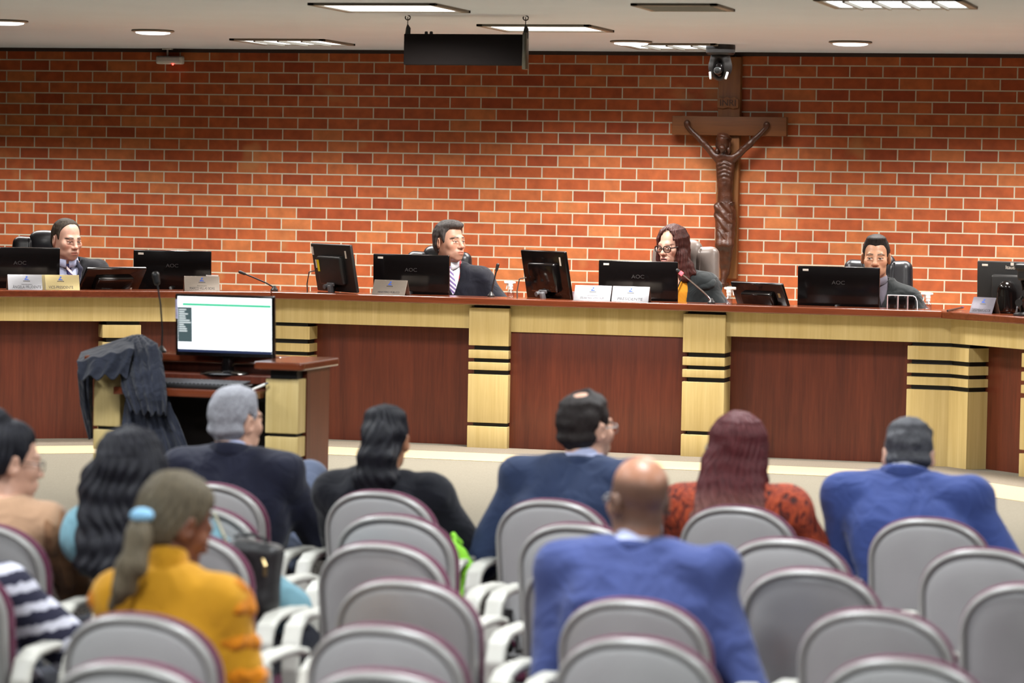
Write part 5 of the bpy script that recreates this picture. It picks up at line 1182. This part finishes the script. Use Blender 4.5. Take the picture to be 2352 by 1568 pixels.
V, Q = sdf([cap(o['N']+np.array([0, -.004, -.02]), o['N']+np.array([0, 0, .022]), .056, .054, .01), ell(o['N']+np.array([0, .03, .075]), (.05, .06, .05), .006, 's')], .006); mk('stand_collar', V, Q, m_yel, o['top'])
# woman with long black hair
hd = onY(300, 1085, 8.62)
o = sitter('woman with voluminous long black hair in a light blue jacket, third row', 11, hd, dx=-.0, dy=.24, yaw=math.radians(20), roll=-.05, s=.98, fem=True, skin=SK_M, hair='long', hairm=HB, hh=HA,
    hc=dict(th=.022, amp=.003, curl=.004, fw=.055, fh=.1, bd=[((x*.9, -.07, -.03), (x*1.1+.02, -.16+.2*abs(x), -.29+.25*abs(x-.02)), .055, .042) for x in (-.09, -.068, -.045, -.022, 0, .022, .045, .068, .09)], drape=[loft([(-.14, .01, -.05, .11, .09), (-.10, .01, -.05, .122, .10), (.0, 0, -.03, .114, .115), (.07, 0, -.015, .098, .11), (.115, 0, -.014, .06, .07)], .04), cap((-.09, .0, -.1), (-.10, -.02, -.2), .04, .03, .03)]),
    top=dict(kind='jacket', add=.026, vd=.2, fold=.007, armr=dict(r0=.05, r1=.045)), topm=m_lblue, arms={-1: ((-.215, .05, .18), (-.12, .28, .16)), 1: ((.22, .05, .2), (.14, .3, .16))}, sw=.165, bulk=.92)
# woman in tan
hd = onY(20, 1062, 8.62)
o = sitter('woman in a tan top with puffed brown sleeves at the left edge', 10, hd, dx=-.03, dy=.24, yaw=math.radians(-44), pitch=.12, s=.96, fem=True, skin=SK_L, hair='tight', hairm=HB, hh=HA,
    hc=dict(th=.013, line=[(-.2, -.06), (-.06, -.06), (-.03, -.03), (-.018, .02), (.005, .0), (.02, -.01), (.035, .04), (.05, .07), (.12, .085)], extra=[ell((-.0, -.06, .135), (.042, .042, .036), .02)]),
    top=dict(kind='blouse', add=.014, sleeve=.6, fold=.002), topm=m_tan, arms={-1: ((-.22, .05, .22), (-.10, .26, .18)), 1: ((.20, .08, .24), (.14, .30, .2))}, sw=.165)
glasses(o, m_frame_b, r=.0016)
for k in (-1, 1):
    a, e, w = o['A'][k]
    V, Q = sdf([ell(a+np.array([k*.014, 0, -.01]), (.078, .074, .072), .03), cap(a+(e-a)*.3, a+(e-a)*.95, .078, .074, .03), ell(e+(w-e)*.12, (.062, .062, .04), .03)], .009, lambda X, Y, Z: .006*np.sin(70*(X+Y)+20*Z)); mk('puff_sleeve', V, Q, m_brownsl, o['top'])
# person in stripes
hd = onY(-150, 1190, 7.75)
o = sitter('person in navy and white striped top cut off by the left edge', 16, hd, dx=.05, dy=.24, s=.98, fem=True, skin=SK_D, hair='long', hairm=HB, hh=HA, hc=dict(th=.016, drape=[loft([(-.2, 0, -.05, .09, .07), (-.03, 0, -.02, .09, .10), (.06, 0, -.014, .085, .10), (.1, 0, -.014, .06, .075)], .03)]),
    top=dict(kind='blouse', add=.016, sleeve=.46, fold=.003, armr=dict(r0=.06, r1=.06)), topm=navy_stripe(), arms={-1: ((-.25, .04, .18), (-.12, .28, .16)), 1: ((.27, .02, .16), (.16, .26, .15))}, sw=.20, bulk=1.1)
# handbag and lime bag
bp = onY(578, 1330, 8.55); m_bag = plain('black_leather_bag', S(34, 33, 33), .4, .2, 12, bump=.2, bscale=20); bagm = thing('handbag', 'black leather handbag with a pale chain strap on the armrest beside the black-haired woman', 'bag', (bp[0], bp[1], bp[2]))
V, Q = sdf([rbox((0, 0, 0), (.085, .05, .115), .03, .02, R=rot(ry=.1)), ell((.01, -.01, -.07), (.075, .055, .05), .03)], .008, lambda X, Y, Z: .003*wob(X, Y, Z, 40)); mk('body', V, Q, m_bag, bagm)
A = onY(492, 1178, 8.6)-bp; B = onY(528, 1262, 8.56)-bp
ch = MB()
m_chain = plain('pale_chain', S(190, 184, 160), .3, .1, metal=.6)
P = [A+(B-A)*f+np.array([0.008*math.sin(f*PI), 0, -.015*math.sin(f*PI)]) for f in np.linspace(0, 1, 22)]
ch.tube(P, [.007 if i % 2 else .0035 for i in range(22)], 8); ch.build('chain_strap', m_chain, bagm)
MB().tube([(.05, -.045, .07), (.062, -.055, .05), (.06, -.05, .02)], .006, 8).build('buckle', plain('bag_brass', S(150, 130, 90), .3, metal=.8), bagm)
MB().tube([(-.05, 0, .1), (-.055, 0, .13), (.0, .0, .135), (.045, 0, .12), (.05, 0, .095)], .006, 8).build('flap_edge', m_bag, bagm)
lp = onY(1066, 1312, 9.98); m_lime = cloth('lime_fabric', S(160, 240, 70), .08, .7, .5); lb_ = thing('lime_bag', 'bright lime green cloth bag hanging by the armrest right of the ponytailed woman', 'bag', lp)
V, Q = sdf([rbox((.012, 0, -.04), (.032, .03, .075), .028, .02, R=rot(ry=.12)), cap((-.02, 0, .05), (.0, 0, .0), .028, .034, .03), cap((-.035, 0, .085), (-.015, 0, .03), .014, .03, .03)], .006, lambda X, Y, Z: .004*wob(X, Y, Z, 55)); mk('body', V, Q, m_lime, lb_)
V, Q = sdf([cap((-.035, 0, .085), (-.05, .03, .12), .012, .008, .01), cap((-.05, .03, .12), (-.03, .06, .09), .008, .008, .01)], .005); mk('strap', V, Q, m_lime, lb_)
# ------------------------------------------------------------------ world and tone
w = bpy.data.worlds.new('world'); SC.world = w; w.use_nodes = True
w.node_tree.nodes['Background'].inputs['Color'].default_value = (.9, .95, 1, 1); w.node_tree.nodes['Background'].inputs['Strength'].default_value = .05
SC.view_settings.view_transform = 'Standard'; SC.view_settings.look = 'None'; SC.view_settings.exposure = 0.5; SC.view_settings.gamma = 1.0
SC.cycles.max_bounces = 6; SC.cycles.diffuse_bounces = 1; SC.cycles.glossy_bounces = 2; SC.cycles.transmission_bounces = 4; SC.cycles.caustics_reflective = False; SC.cycles.caustics_refractive = False
SC.cycles.use_denoising = True; SC.cycles.sample_clamp_indirect = 6
SC.cycles.use_adaptive_sampling = True; SC.cycles.adaptive_threshold = .03; SC.cycles.adaptive_min_samples = 16
